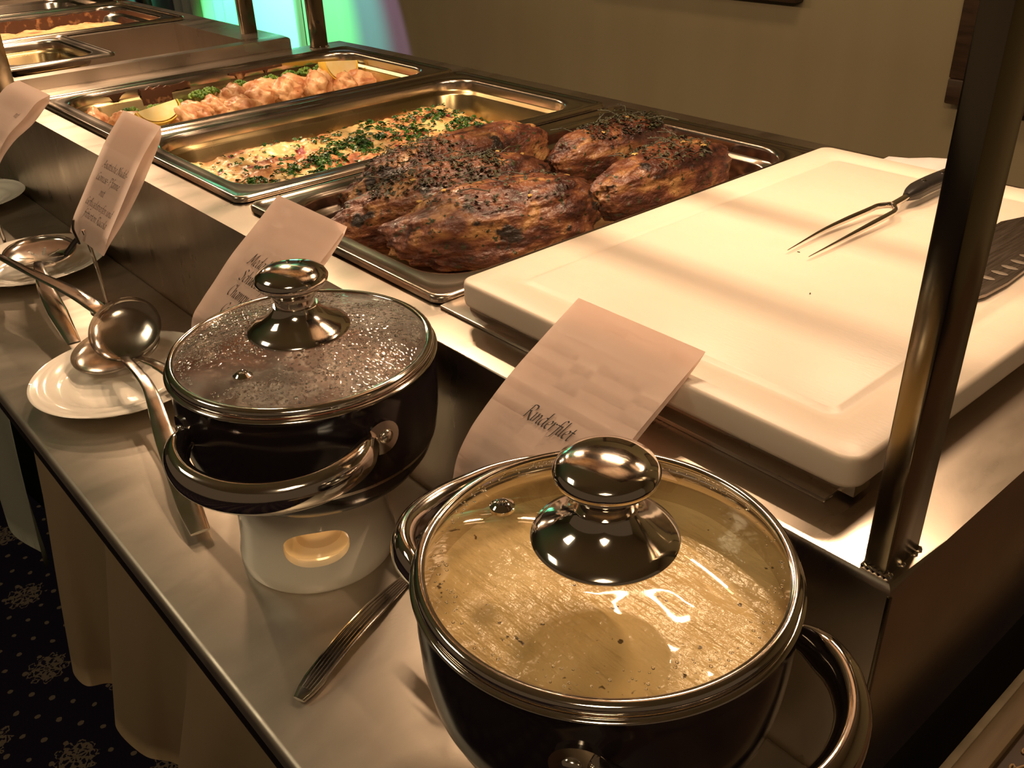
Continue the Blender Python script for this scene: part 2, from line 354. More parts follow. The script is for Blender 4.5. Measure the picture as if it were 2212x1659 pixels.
def sheet(rows, thick=0.0, bm=None):
    """grid of points (list of rows) into a surface, optional thickness by offsetting along normals"""
    bm = bm or bmesh.new(); V = [[bm.verts.new(p) for p in r] for r in rows]
    for i in range(len(V) - 1):
        for j in range(len(V[0]) - 1): bm.faces.new((V[i][j], V[i][j + 1], V[i + 1][j + 1], V[i + 1][j]))
    if thick:
        bmesh.ops.solidify(bm, geom=list(bm.faces), thickness=thick)
    return bm

# ---------------------------------------------------------------- the setting
FZ = -0.92
bm = newbm(); box(bm, -7.5, 2.5, -3.0, 1.7, FZ - 0.1, FZ); struct(finish('floor', bm, 'carpet', smooth=False))
bm = newbm(); box(bm, -7.5, 2.5, 1.6, 1.7, FZ, 1.75); struct(finish('wall_back', bm, 'wall', smooth=False))
bm = newbm(); box(bm, -7.6, -7.5, -3.0, 1.7, FZ, 1.75); struct(finish('wall_left', bm, 'wall', smooth=False))
bm = newbm(); box(bm, -7.6, 2.5, -3.0, 1.7, 1.75, 1.85)
struct(finish('ceiling', bm, mat('ceiling_paint', (0.55, 0.46, 0.33), 0.9), smooth=False))
bm = newbm(); box(bm, -7.5, 2.5, 1.585, 1.6, FZ, FZ + 0.09, 0.003); struct(finish('baseboard_back', bm, 'darkwood'))

# pale panel and curtain that catch the coloured spotlights
def drape(name, x0, x1, y, folds, amp, label, m='drape', z0=FZ, z1=1.2):
    n = folds * 10; rows = []
    for k in range(7):
        z = z0 + 0.01 + (z1 - z0) * k / 6; rows.append([])
        for i in range(n + 1):
            u = i / n; rows[-1].append((x0 + (x1 - x0) * u, y + amp * math.cos(2 * PI * folds * u) + amp * 0.3 * math.sin(5.3 * u * folds + k * 0.2), z))
    bm = sheet(rows, 0.004); return tag(finish(name, bm, m), label, 'curtain')
drape('curtain', -4.75, -3.83, 1.50, 9, 0.022, 'teal-lit pleated curtain beside the back wall, left of the glowing panels')
bm = newbm(); box(bm, -3.80, -3.405, 1.56, 1.598, FZ + 0.0, 1.2, 0.006); tag(finish('wall_panel', bm, 'drape'), 'tall smooth pale panel glowing mint green, next to the teal curtain', 'panel')
# steel cabinet corner with bracket far left
t = thing('wall_cabinet', 'shiny steel wall cabinet with a blue reflection put into its colour, top left beside the teal curtain', 'cabinet', (-4.75, 1.35, -0.34))
bm = newbm(); box(bm, -0.55, 0.33, -0.15, 0.245, 0.0, 0.5, 0.008); finish('cabinet_body', bm, mat('blue_reflection_steel', (0.45, 0.47, 0.60), 0.25, 1.0), t)  # blue reflection painted into the steel's base colour
bm = newbm(); box(bm, -0.55, 0.335, -0.155, 0.245, -0.025, 0.0, 0.003); finish('bottom_rail', bm, 'dark', t)
pts = smooth_path([(0.34, 0.0, 0.16), (0.39, -0.01, 0.12), (0.38, 0.0, 0.05), (0.40, 0.0, -0.02), (0.37, 0.0, -0.05)], 6)
finish('bracket', sweep(pts, 0.012, 0.02, up=(0, 1, 0), seg=10), 'darkwood', t)
# pictures on the wall
def picture(x0, x1, z0, z1, label):
    t = thing('picture_frame', label, 'picture', (x0, 1.6, z0)); X = x1 - x0; Z = z1 - z0
    for a in ((0, X, 0, 0.05), (0, X, Z - 0.05, Z), (0, 0.05, 0.05, Z - 0.05), (X - 0.05, X, 0.05, Z - 0.05)):
        bm = newbm(); box(bm, a[0], a[1], -0.035, 0.0, a[2], a[3], 0.004); finish('frame_rail', bm, 'darkwood', t)
    bm = newbm(); box(bm, 0.048, X - 0.048, -0.016, -0.002, 0.048, Z - 0.048); finish('canvas', bm, mat('canvas', (0.16, 0.10, 0.06), 0.7, c2=(0.28, 0.2, 0.1), scale=6), t)
picture(-0.745, -0.15, -0.165, 0.65, 'dark-framed picture on the wall behind the near post')
picture(-1.75, -1.12, -0.006, 0.62, 'dark picture frame whose lower corner dips into the top edge above the wall')

# ---------------------------------------------------------------- serving counters
def counter_body(bm, x0, x1, y0, y1, ztop, holes, zbot):
    xs = sorted({x0, x1, *[h[0] for h in holes], *[h[1] for h in holes]}); ys = sorted({y0, y1, *[h[2] for h in holes], *[h[3] for h in holes]})
    V = {(x, y): bm.verts.new((x, y, ztop)) for x in xs for y in ys}
    def inhole(a, b): return any(h[0] < a < h[1] and h[2] < b < h[3] for h in holes)
    for i in range(len(xs) - 1):
        for j in range(len(ys) - 1):
            if not inhole((xs[i] + xs[i + 1]) / 2, (ys[j] + ys[j + 1]) / 2):
                bm.faces.new([V[xs[i], ys[j]], V[xs[i + 1], ys[j]], V[xs[i + 1], ys[j + 1]], V[xs[i], ys[j + 1]]])
    # outer walls
    per = [(x, y0) for x in xs] + [(x1, y) for y in ys[1:]] + [(x, y1) for x in reversed(xs[:-1])] + [(x0, y) for y in reversed(ys[1:-1])]
    lo = [bm.verts.new((p[0], p[1], zbot)) for p in per]; up = [V[p] for p in per]; n = len(per)
    rim = []
    for i in range(n):
        bm.faces.new((up[i], up[(i + 1) % n], lo[(i + 1) % n], lo[i]))
        rim.append(bm.edges.get((up[i], up[(i + 1) % n])))
    # well walls
    for h in holes:
        c = [(h[0], h[2]), (h[1], h[2]), (h[1], h[3]), (h[0], h[3])]; T = [bm.verts.new((a, b, ztop)) for a, b in c]; B = [bm.verts.new((a, b, ztop - h[4])) for a, b in c]
        for i in range(4): bm.faces.new((T[i], T[(i + 1) % 4], B[(i + 1) % 4], B[i]))
        bm.faces.new(B)
    bmesh.ops.bevel(bm, geom=[e for e in rim if e], offset=0.005, segments=4, affect='EDGES', profile=0.5)

PX = [(-0.741, -0.411), (-1.090, -0.760), (-1.432, -1.102)]
PY = (0.036, 0.592)
SH = -0.1526
t1 = thing('serving_counter', 'near stainless steel heated buffet counter holding the three food pans and chopping board', 'counter', (0, 0, FZ))
def ch(name, bm, m, parent, **k):
    bmesh.ops.translate(bm, verts=bm.verts, vec=(0, 0, -FZ)); return finish(name, bm, m, parent, **k)
bm = newbm(); counter_body(bm, -1.525, 0.0, 0.0, 0.636, 0.0, [(a + 0.018, b - 0.018, PY[0] + 0.018, PY[1] - 0.018, 0.12) for a, b in PX], SH - 0.02)
ch('casing', bm, 'steel_top', t1, angle=30)
bm = newbm(); box(bm, -1.50, -0.03, 0.03, 0.61, FZ, SH - 0.02); ch('base_cabinet', bm, mat('dark_panel', (0.03, 0.025, 0.022), 0.5), t1)
bm = newbm(); box(bm, -1.524, -0.001, -0.226, 0.001, SH - 0.018, SH, 0.005, 3); ch('tray_slide', bm, 'steel_shelf', t1)
bm = newbm(); box(bm, -1.524, -0.001, -0.2255, -0.2195, SH - 0.030, SH - 0.008, 0.002); ch('tray_slide_lip', bm, 'dark', t1)
for bx_ in (-1.46, -0.76, -0.06):
    bm = newbm(); box(bm, bx_ - 0.012, bx_ + 0.012, -0.19, 0.03, SH - 0.06, SH - 0.017, 0.003); ch('shelf_bracket', bm, 'dark', t1)
for px, py in ((-0.012, 0.021), (-1.5165, 0.017), (-1.4915, 0.570), (-0.012, 0.590)):
    bm = newbm(); box(bm, px - 0.007, px + 0.006, py - 0.016, py + 0.016, -0.001, 0.50, 0.0015); po = ch('post', bm, 'post', t1)
    bm = newbm()
    for sy in (-1, 1):
        for k in range(5):
            bmesh.ops.create_icosphere(bm, subdivisions=1, radius=0.0022, matrix=Matrix.Translation((px - 0.006 + 0.003 * k, py + sy * 0.0155, 0.0005)))
    for sx in (-1, 1):
        for k in range(3):
            bmesh.ops.create_icosphere(bm, subdivisions=1, radius=0.0018, matrix=Matrix.Translation((px + sx * 0.0065, py - 0.013 + 0.012 * k, 0.0003)))
    ch('weld_bead', bm, 'chrome', po)
bm = newbm(); lathe([(0.0001, -0.002), (0.003, -0.002), (0.003, 0.0), (0.0001, 0.0)], 12, bm=bm); bmesh.ops.rotate(bm, verts=bm.verts, matrix=Matrix.Rotation(PI / 2, 3, 'Y'))
bmesh.ops.translate(bm, verts=bm.verts, vec=(-1.4845, 0.570, 0.045)); ch('screw_hole', bm, 'black', t1)
bm = newbm(); box(bm, -0.0012, 0.0010, -0.0010, 0.0012, SH - 0.018, -0.005, 0.0004); ch('corner_seam', bm, 'post', t1)
# lamp bridge overhead (out of the frame; casts the stripes, shows in the reflections)
bm = newbm(); box(bm, -1.523, 0.0, 0.0, 0.61, 0.535, 0.545, 0.002); ch('overshelf', bm, 'steel', t1)
for yy in (0.021, 0.590):
    bm = newbm(); box(bm, -1.523, 0.0, yy - 0.010, yy + 0.010, 0.50, 0.535, 0.002); ch('bridge_rail', bm, 'post', t1)
bm = newbm()
rows = [[(x, 0.28 + 0.05 * math.sin(a), 0.485 + 0.035 * math.cos(a)) for x in (-1.42, -0.12)] for s, a in [(1, -PI / 2 + PI * k / 10) for k in range(11)]]
sheet(rows, 0.002, bm); ch('lamp_reflector', bm, 'chrome', t1)
for lx, p, ly in LAMPS:
    bm = newbm(); pts = [Vector((lx - 0.09 + 0.18 * k / 6, ly, 0.503)) for k in range(7)]; sweep(pts, 0.004, 0.004, seg=10, bm=bm); ch('heating_tube', bm, 'fleck', t1)
for yy in (0.2545, 0.2862):
    bm = newbm(); pts = [Vector((-0.14 - 1.26 * k / 6, yy, 0.40)) for k in range(7)]; sweep(pts, 0.0030, 0.0030, seg=8, bm=bm); ch('guard_bar', bm, 'dark', t1)
    
t2 = thing('serving_counter', 'far left stainless steel buffet counter with an open well, raised a little', 'counter', (0, 0, FZ))
PX2 = [(-1.88, -1.555), (-2.25, -1.92), (-2.62, -2.29)]
bm = newbm(); counter_body(bm, -2.75, -1.5265, 0.0, 0.53, 0.02, [(PX2[0][0], PX2[0][1] - 0.0, 0.045, 0.455, 0.11)] + [(a + 0.018, b - 0.018, 0.045, 0.475, 0.12) for a, b in PX2[1:]], SH - 0.02)
ch('casing', bm, 'steel_top', t2, angle=30)
bm = newbm(); box(bm, -2.72, -1.56, 0.03, 0.50, FZ, SH - 0.02); ch('base_cabinet', bm, mat('dark_panel', (0.03, 0.025, 0.022), 0.5), t2)
bm = newbm(); box(bm, -2.75, -1.528, -0.226, 0.001, SH - 0.018, SH, 0.005, 3); ch('tray_slide', bm, 'steel_shelf', t2)
for px, py in ((-1.632, 0.500), (-2.335, 0.508), (-1.56, 0.515 - 0.47)):
    if py < 0.1: continue
    bm = newbm(); box(bm, px - 0.006, px + 0.006, py - 0.015, py + 0.015, 0.018, 0.52, 0.0015); ch('post', bm, 'post', t2)
bm = newbm(); box(bm, -2.74, -1.54, 0.0, 0.52, 0.555, 0.565, 0.002); ch('overshelf', bm, 'steel', t2)

# ---------------------------------------------------------------- food pans
def gn_pan(name, label, x0, x1, y0, y1, depth, z=0.0, m='pan', R=0.050, floor_m=None, tilt=0, group='steel food pans in the counters'):
    cx, cy = (x0 + x1) / 2, (y0 + y1) / 2
    t = thing(name, label, 'pan', (cx, cy, z)); t['group'] = group
    a, b, c, d = x0 - cx, x1 - cx, y0 - cy, y1 - cy
    def L_(i, zz, r): return [(p[0], p[1], zz) for p in rr(a + i, b - i, c + i, d - i, r, 10)]
    rim = loops([L_(0.0015, 0.0005, 0.012), L_(0, 0.001, 0.013), L_(0, 0.0050, 0.013), L_(0.0012, 0.0068, 0.013), L_(0.004, 0.0072, 0.012), L_(0.0062, 0.0060, 0.011),
                 L_(0.0078, 0.0046, 0.010), L_(0.018, 0.0046, 0.024), L_(0.0225, 0.0056, R * 0.95), L_(0.0250, 0.0050, R), L_(0.0268, 0.0030, R), L_(0.0275, 0.0, R), L_(0.0280, -0.010, R)])
    finish('rim', rim, 'pan', t, angle=50)
    basin = loops([L_(0.0280, -0.010, R), L_(0.0290, -0.0125, R), L_(0.0325, -0.0145, R), L_(0.0335, -0.017, R), L_(0.0400, -depth + 0.016, R * 0.92), L_(0.0430, -depth + 0.007, R * 0.88),
                   L_(0.050, -depth + 0.0015, R * 0.8), L_(0.060, -depth, R * 0.6)], cap1=True)
    finish('basin', basin, m, t, angle=60)
    return t
pan_beef = gn_pan('food_pan', 'shallow steel pan with the roast beef fillets, nearest the white board', *PX[0], *PY, 0.064, 0.0005)
pan_grat = gn_pan('food_pan', 'middle steel pan of the near counter, with the herb-topped gratin', *PX[1], *PY, 0.064, 0.0005, 'panfilm')
pan_chick = gn_pan('food_pan', 'steel pan with brown drips on its wall, chicken and broccoli inside', *PX[2], *PY, 0.070, 0.0005, 'panfilm')
pan_red = gn_pan('food_pan', 'half-size steel pan of red baked food in the front of the open well', -1.883, -1.60, 0.036, 0.230, 0.07, 0.0205, 'panfilm', R=0.035)
pan_or = gn_pan('food_pan', 'steel pan of orange gratin on the far counter, behind the open well', -2.26, -1.90, 0.03, 0.49, 0.06, 0.0205)
pan_em = gn_pan('food_pan', 'nearly empty shiny steel pan furthest away on the far counter', -2.63, -2.275, 0.03, 0.49, 0.06, 0.0205)

# brown crust running down the wall of the chicken pan
def blob_patch(poly, x, name, m, parent, th=0.0015):
    bm = newbm(); vs = [bm.verts.new((x, p[0], p[1])) for p in poly]; f = bm.faces.new(vs)
    r = bmesh.ops.extrude_face_region(bm, geom=[f]); bmesh.ops.translate(bm, verts=[v for v in r['geom'] if isinstance(v, bmesh.types.BMVert)], vec=(th, 0, 0))
    px, py, pz = parent.location; bmesh.ops.translate(bm, verts=bm.verts, vec=(-px, -py, -pz))
    return finish(name, bm, m, parent, smooth=False)
wobble = lambda a, b, z0, z1, n: [(a + (b - a) * k / n, z1 + rnd.uniform(-0.002, 0.002)) for k in range(n + 1)] + [(b - (b - a) * k / n, z0 + rnd.uniform(-0.004, 0.003)) for k in range(n + 1)]
blob_patch(wobble(0.185, 0.235, -0.050, 0.000, 8), -1.3990, 'burnt_drip', 'burnt', pan_chick, 0.002)
blob_patch(wobble(0.185, 0.270, -0.010, 0.000, 10), -1.4030, 'burnt_drip', 'burnt', pan_chick, 0.002)
blob_patch([(0.125, 0.0), (0.165, 0.001), (0.155, -0.004), (0.148, -0.011), (0.142, -0.011), (0.138, -0.004)], -1.4025, 'burnt_drip', 'burnt', pan_chick, 0.002)
blob_patch([(0.34, 0.0), (0.44, 0.001), (0.44, -0.003), (0.412, -0.004), (0.408, -0.012), (0.405, -0.004), (0.37, -0.004), (0.362, -0.014), (0.355, -0.016), (0.352, -0.006), (0.34, -0.003)], -1.4025, 'burnt_drip', 'burnt', pan_chick, 0.002)

# ---------------------------------------------------------------- foods
def lump(center, dims, axis, seed, sub=4, amp=0.12, fs=1.6, ridge=0.0, power=1.0):
    bm = bmesh.new(); bmesh.ops.create_icosphere(bm, subdivisions=sub, radius=1.0)
    off = Vector((seed * 3.1, seed * 1.7, seed * 5.3)); amp_f = amp * 0.35 + (0.0 if sub < 6 else 0.02)
    for v in bm.verts:
        p = v.co.copy()
        q = Vector([math.copysign(abs(c) ** power, c) for c in p])
        d = noise.noise(p * fs + off) * amp + noise.noise(p * fs * 3 + off) * amp * 0.35
        if ridge: d += ridge * (noise.noise(Vector((p.x * 1.2, p.y * 7, p.z * 7)) + off)) + ridge * 0.6 * noise.noise(Vector((p.x * 4, p.y * 14, p.z * 14)) + off)
        if sub >= 6:
            d += 0.022 * noise.noise(p * 13 + off) + 0.014 * noise.noise(p * 30 + off)
            tp = 0.86 + 0.16 * p.x - 0.10 * max(0, -p.x - 0.5); q.y *= tp; q.z *= tp
        q = q * (1 + d); v.co = Vector((q.x * dims[0], q.y * dims[1], q.z * dims[2]))
    bmesh.ops.rotate(bm, verts=bm.verts, matrix=Matrix.Rotation(axis, 3, 'Z'))
    return bm

def leaves(points, size, m, name, parent, n_per=1, up=0.6):
    """small curled leaves, three lobes each, joined"""
    bm = bmesh.new()
    for p, nrm in points:
        for _ in range(n_per):
            s = size * rnd.uniform(0.6, 1.3); R_ = Matrix.Rotation(rnd.uniform(0, 2 * PI), 3, 'Z') @ Matrix.Rotation(rnd.uniform(-up, up), 3, 'X') @ Matrix.Rotation(rnd.uniform(-up, up), 3, 'Y')
            c = Vector(p) + Vector((rnd.gauss(0, size * 0.4), rnd.gauss(0, size * 0.4), rnd.uniform(0, size * 0.7)))
            pts = [(0, 0, 0), (0.5, 0.35, 0.15), (1.0, 0.1, -0.1), (0.6, -0.3, 0.2), (0.2, 0.8, -0.05), (-0.3, 0.4, 0.2), (-0.5, -0.3, -0.1), (0.1, -0.8, 0.1)]
            vs = [bm.verts.new(c + R_ @ (Vector(q) * s)) for q in pts]
            for a, b, d in ((0, 1, 2), (0, 2, 3), (0, 4, 1), (0, 5, 4), (0, 6, 5), (0, 7, 6), (0, 3, 7)): bm.faces.new((vs[a], vs[b], vs[d]))
    o = finish(name, bm, m, parent, smooth=False); o['kind'] = 'stuff'; return o

def twigs(points, length, m, name, parent):
    bm = bmesh.new()
    for p in points:
        a = rnd.uniform(0, 2 * PI); l = length * rnd.uniform(0.5, 1.2); p = Vector(p); q = p + Vector((math.cos(a) * l, math.sin(a) * l, rnd.uniform(-0.1, 0.25) * l))
        mid = (p + q) / 2 + Vector((rnd.uniform(-.1, .1) * l, rnd.uniform(-.1, .1) * l, 0.12 * l))
        sweep([p, mid, q], 0.0006, 0.0006, seg=4, bm=bm)
        for k in range(9):
            c = p.lerp(q, k / 9) + Vector((rnd.gauss(0, 0.001), rnd.gauss(0, 0.001), 0.12 * l * math.sin(PI * k / 9)))
            d1 = Vector((rnd.uniform(-1, 1), rnd.uniform(-1, 1), rnd.uniform(-.3, 1))).normalized() * 0.003; d2 = Vector((rnd.uniform(-1, 1), rnd.uniform(-1, 1), rnd.uniform(-1, 1))) * 0.0012
            bm.faces.new([bm.verts.new(c), bm.verts.new(c + d1 * 0.5 + d2), bm.verts.new(c + d1), bm.verts.new(c + d1 * 0.5 - d2)])
    o = finish(name, bm, m, parent, smooth=False); o['kind'] = 'stuff'; return o

MEATS = [ # a, b ends, half width, half height, z, seed, label
 ((-0.590, 0.108), (-0.528, 0.318), 0.050, 0.046, -0.015, 1, 'front roast beef fillet beside the white board, lightest brown and thickest'),
 ((-0.650, 0.090), (-0.605, 0.335), 0.038, 0.048, -0.010, 2, 'middle roast fillet of the left three, top tangled with charred herbs'),
 ((-0.703, 0.135), (-0.695, 0.405), 0.034, 0.050, -0.006, 3, 'rear left roast fillet against the pan wall, smooth reddish pointed end'),
 ((-0.540, 0.335), (-0.525, 0.540), 0.038, 0.044, -0.018, 4, 'roast fillet in the back near the board with thyme sprig and dark seam'),
 ((-0.665, 0.395), (-0.640, 0.572), 0.034, 0.044, -0.018, 5, 'rearmost roast fillet in the pan corner, heaped with burnt thyme'),
]
for a, b, hw, hh, z, sd, lab in MEATS:
    A, B = Vector((*a, z)), Vector((*b, z)); c = (A + B) / 2; L_ = (B - A).length / 2; ax = math.atan2(B.y - A.y, B.x - A.x)
    t = thing('beef_fillet', lab, 'meat', c, 0, 'roast beef fillets in the pan')
    bm = lump(c, (L_ * 1.04, hw * 1.06, hh * 1.04), ax, sd, 6, 0.14, 1.6, 0.030, 0.84)
    me_pts = [(v.co.copy(), v.normal.copy()) for v in bm.verts]
    body = finish('meat', bm, 'meat', t, angle=180)
    tops = [p for p, nrm in me_pts if p.z > hh * 0.55]
    def near(cx_, r, n):
        out = []
        c0 = Matrix.Rotation(ax, 3, 'Z') @ Vector((cx_ * L_, 0, 0)); k = 0
        while len(out) < n and k < n * 60:
            k += 1; p = rnd.choice(tops)
            if (Vector((p.x, p.y, 0)) - Vector((c0.x, c0.y, 0))).length < r: out.append(p + Vector((0, 0, 0.001)))
        return out
    cfg = {1: (0.1, 0.07, 120, 4), 2: (-0.25, 0.09, 620, 26), 3: (-0.5, 0.07, 240, 8), 4: (0.15, 0.05, 300, 12), 5: (0.2, 0.06, 650, 20)}[sd]
    P_ = near(*cfg[:3]); leaves([(p, None) for p in P_], 0.0028, 'char', 'herb_crust', t)
    twigs(near(*cfg[:2], cfg[3]), 0.035, 'char', 'thyme_sprigs', t)
    for p in near(0.1, 0.09, 4):
        bm = lump((0, 0, 0), (0.004, 0.0026, 0.0014), rnd.uniform(0, 3), rnd.random() * 9, 1, 0.2); bmesh.ops.translate(bm, verts=bm.verts, vec=p); finish('garlic_flake', bm, 'garlic', t)
# juice under the meat
bm = loops([[(p[0], p[1], -0.0600) for p in rr(-0.69, -0.46, 0.085, 0.54, 0.06, 8)]], cap0=True)
tag(finish('pan_juice', bm, 'juice', smooth=False), 'dark red and yellow gravy pooled on the bottom of the beef pan', 'gravy')

def heap(name, x0, x1, y0, y1, z0, fn, m, label, cat, n=70, thick=True, r=0.04):
    cx, cy = (x0 + x1) / 2, (y0 + y1) / 2; bm = bmesh.new(); rows = []
    ny = int(n * (y1 - y0) / (x1 - x0))
    V = [[bm.verts.new((x0 - cx + (x1 - x0) * i / n, y0 - cy + (y1 - y0) * j / ny, fn(i / n, j / ny))) for i in range(n + 1)] for j in range(ny + 1)]
    for j in range(ny):
        for i in range(n): bm.faces.new((V[j][i], V[j][i + 1], V[j + 1][i + 1], V[j + 1][i]))
    bd = [e for e in bm.edges if e.is_boundary]; r_ = bmesh.ops.extrude_edge_only(bm, edges=bd)
    for g in r_['geom']:
        if isinstance(g, bmesh.types.BMVert): g.co.z = z0; g.co.x *= 0.97; g.co.y *= 0.98
    t = thing(name, label, cat, (cx, cy, 0)); finish('crust', bm, m, t, angle=180)
    return t, cx, cy
def edge(u, v, k=9): return 1 - max(abs(2 * u - 1) ** k, abs(2 * v - 1) ** k)
def fg(u, v):
    h = -0.050 + 0.030 * edge(u, v, 8) + 0.006 * noise.noise(Vector((u * 5, v * 8, 3))) + 0.005 * noise.noise(Vector((u * 16, v * 25, 1))) + 0.0025 * noise.noise(Vector((u * 40, v * 66, 2)))
    return h
t, cx, cy = heap('gratin', -1.052, -0.800, 0.074, 0.535, -0.062, fg, 'gratin', 'golden vegetable gratin with pink browned spots under chopped parsley', 'food', 90)
pts = []
for _ in range(16000):
    u, v = rnd.random(), rnd.random()
    dens = 0.9 * math.exp(-((u - 0.62 - 0.12 * math.sin(v * 9)) / 0.13) ** 2) * (1.0 if v < 0.55 else 0.5) + 0.55 * math.exp(-(((u - 0.35) / 0.12) ** 2 + ((v - 0.62) / 0.18) ** 2)) + 0.6 * math.exp(-(((u - 0.5) / 0.2) ** 2 + ((v - 0.88) / 0.09) ** 2)) + 0.06
    if noise.noise(Vector((u * 9, v * 14, 8))) < -0.02: dens *= 0.08
    if rnd.random() < dens * 0.8: pts.append((((u - 0.5) * 0.252, (v - 0.5) * 0.461, fg(u, v) + 0.001), None))
leaves(pts, 0.0042, 'parsley', 'parsley', t)
pts = [((-0.126 + 0.252 * 0.62 + rnd.gauss(0, 0.03), rnd.uniform(-0.2, 0.05), -0.024) ) for _ in range(60)]
twigs(pts, 0.03, 'parsley', 'herb_stalks', t)

def fo(u, v): return -0.014 + 0.016 * edge(u, v, 6) + 0.006 * noise.noise(Vector((u * 7, v * 10, 3))) + 0.003 * noise.noise(Vector((u * 25, v * 36, 1)))
heap('potato_gratin', -2.215, -1.945, 0.075, 0.455, -0.036, fo, 'bake', 'orange-brown gratin baked onto the walls of the far counter pan', 'food', 50)
def fr(u, v): return -0.040 + 0.034 * edge(u, v, 3) * (1 - 0.6 * v) + 0.006 * noise.noise(Vector((u * 7, v * 7, 5))) + 0.004 * noise.noise(Vector((u * 22, v * 20, 1)))
heap('berry_crumble', -1.835, -1.660, 0.080, 0.165, -0.046, fr, 'redbake', 'red and orange baked crumble in the half-size pan', 'food', 40)
blob = wobble(0.07, 0.45, -0.022, 0.018, 30)
blob_patch(blob, -2.2225, 'burnt_crust', 'burnt', pan_or, 0.0015)

# chicken pieces, broccoli, lemon in the third pan
cg, bg = 'chicken pieces in the drip-marked pan', 'broccoli florets along the pan wall'
base = lump((0, 0, 0), (1, 1, 1), 0, 3, 4, 0.22, 1.3, 0.05)
CH = [(-1.392, 0.102, 'paler chicken piece at the front corner, left of the lemon slice'), (-1.345, 0.135, 'small chicken piece under the nearer lemon wedge'),
      (-1.305, 0.205, 'flat chicken piece behind the lemon wedge'), (-1.335, 0.235, 'browned chicken piece lying behind the nearer lemon'), (-1.330, 0.275, 'chicken piece with dark roasted marks near the middle of the pan'),
      (-1.300, 0.300, 'low chicken piece near the pan middle, close to the rim'), (-1.350, 0.315, 'tall pale chicken piece standing up in the middle'),
      (-1.318, 0.345, 'round pale chicken piece at the middle, front side'), (-1.355, 0.370, 'upright folded chicken piece just past the middle'), (-1.315, 0.395, 'smooth chicken strip past the middle, front side'),
      (-1.350, 0.425, 'brown ridged chicken piece before the far lemon'), (-1.312, 0.450, 'small chicken piece left below the far lemon'), (-1.345, 0.475, 'rolled chicken strip leaning to the far lemon'),
      (-1.310, 0.500, 'peppered chicken piece beneath the far lemon wedge'), (-1.318, 0.540, 'last chicken piece in the far corner right of the lemon')]
for i, (x, y, lab) in enumerate(CH):
    rnd.seed(50 + i)
    bm = lump((0, 0, 0), (rnd.uniform(0.030, 0.036), rnd.uniform(0.018, 0.024), rnd.uniform(0.020, 0.024)), rnd.uniform(-0.6, 0.9), i + 2, 4, 0.34, 1.5, 0.12)
    o = finish('chicken_piece', bm, 'chicken', angle=180); o.location = (x + 0.008, y, -0.036 + (0.008 if 5 < i < 13 else 0)); tag(o, lab, 'chicken', cg)
BR = [(-1.385, 0.070, 'broccoli floret in the front corner of the chicken pan'), (-1.385, 0.155, 'broccoli floret peeking above the nearer lemon slice'), (-1.372, 0.190, 'broccoli floret below the wide brown burnt patch'), (-1.375, 0.228, 'dark broccoli floret right of the burnt patch'),
      (-1.368, 0.262, 'pale broccoli floret with stalk left of the middle'), (-1.378, 0.288, 'dark upright broccoli floret left of the tall chicken'), (-1.385, 0.345, 'broccoli floret behind the tall pale chicken piece'), (-1.385, 0.402, 'bright broccoli floret past the pan middle'),
      (-1.388, 0.440, 'pale green broccoli floret before the far lemon'), (-1.392, 0.475, 'dark broccoli floret close to the far lemon'), (-1.392, 0.505, 'furthest dark broccoli floret touching the far lemon')]
for i, (x, y, lab) in enumerate(BR):
    rnd.seed(90 + i)
    t = thing('broccoli_floret', lab, 'broccoli', (x + 0.008, y, -0.038 + (0.010 if 3 < i else 0.0)), rnd.uniform(0, 6), bg)
    bm = bmesh.new(); sweep(smooth_path([(0, 0, -0.014), (0.002, 0, 0), (0.001, 0.001, 0.010)], 3), 0.005, 0.005, up=(1, 0, 0), seg=8, bm=bm)
    for k in range(4):
        a = k * 1.6; sweep([Vector((0, 0, 0.002)), Vector((0.007 * math.cos(a), 0.007 * math.sin(a), 0.012))], 0.0025, 0.0025, up=(0.1, 0.9, 0), seg=6, bm=bm)
    finish('stalk', bm, 'stalk', t)
    bm = bmesh.new()
    for k in range(60):
        a, b = rnd.uniform(0, 2 * PI), rnd.uniform(0, 1); r = 0.014 * math.sqrt(b)
        bmesh.ops.create_icosphere(bm, subdivisions=1, radius=rnd.uniform(0.0018, 0.0036), matrix=Matrix.Translation((r * math.cos(a), r * math.sin(a), 0.018 - 0.007 * b + rnd.uniform(-0.001, 0.001))))
    c = finish('buds', bm, 'broccoli', t, angle=180); c['kind'] = 'stuff'
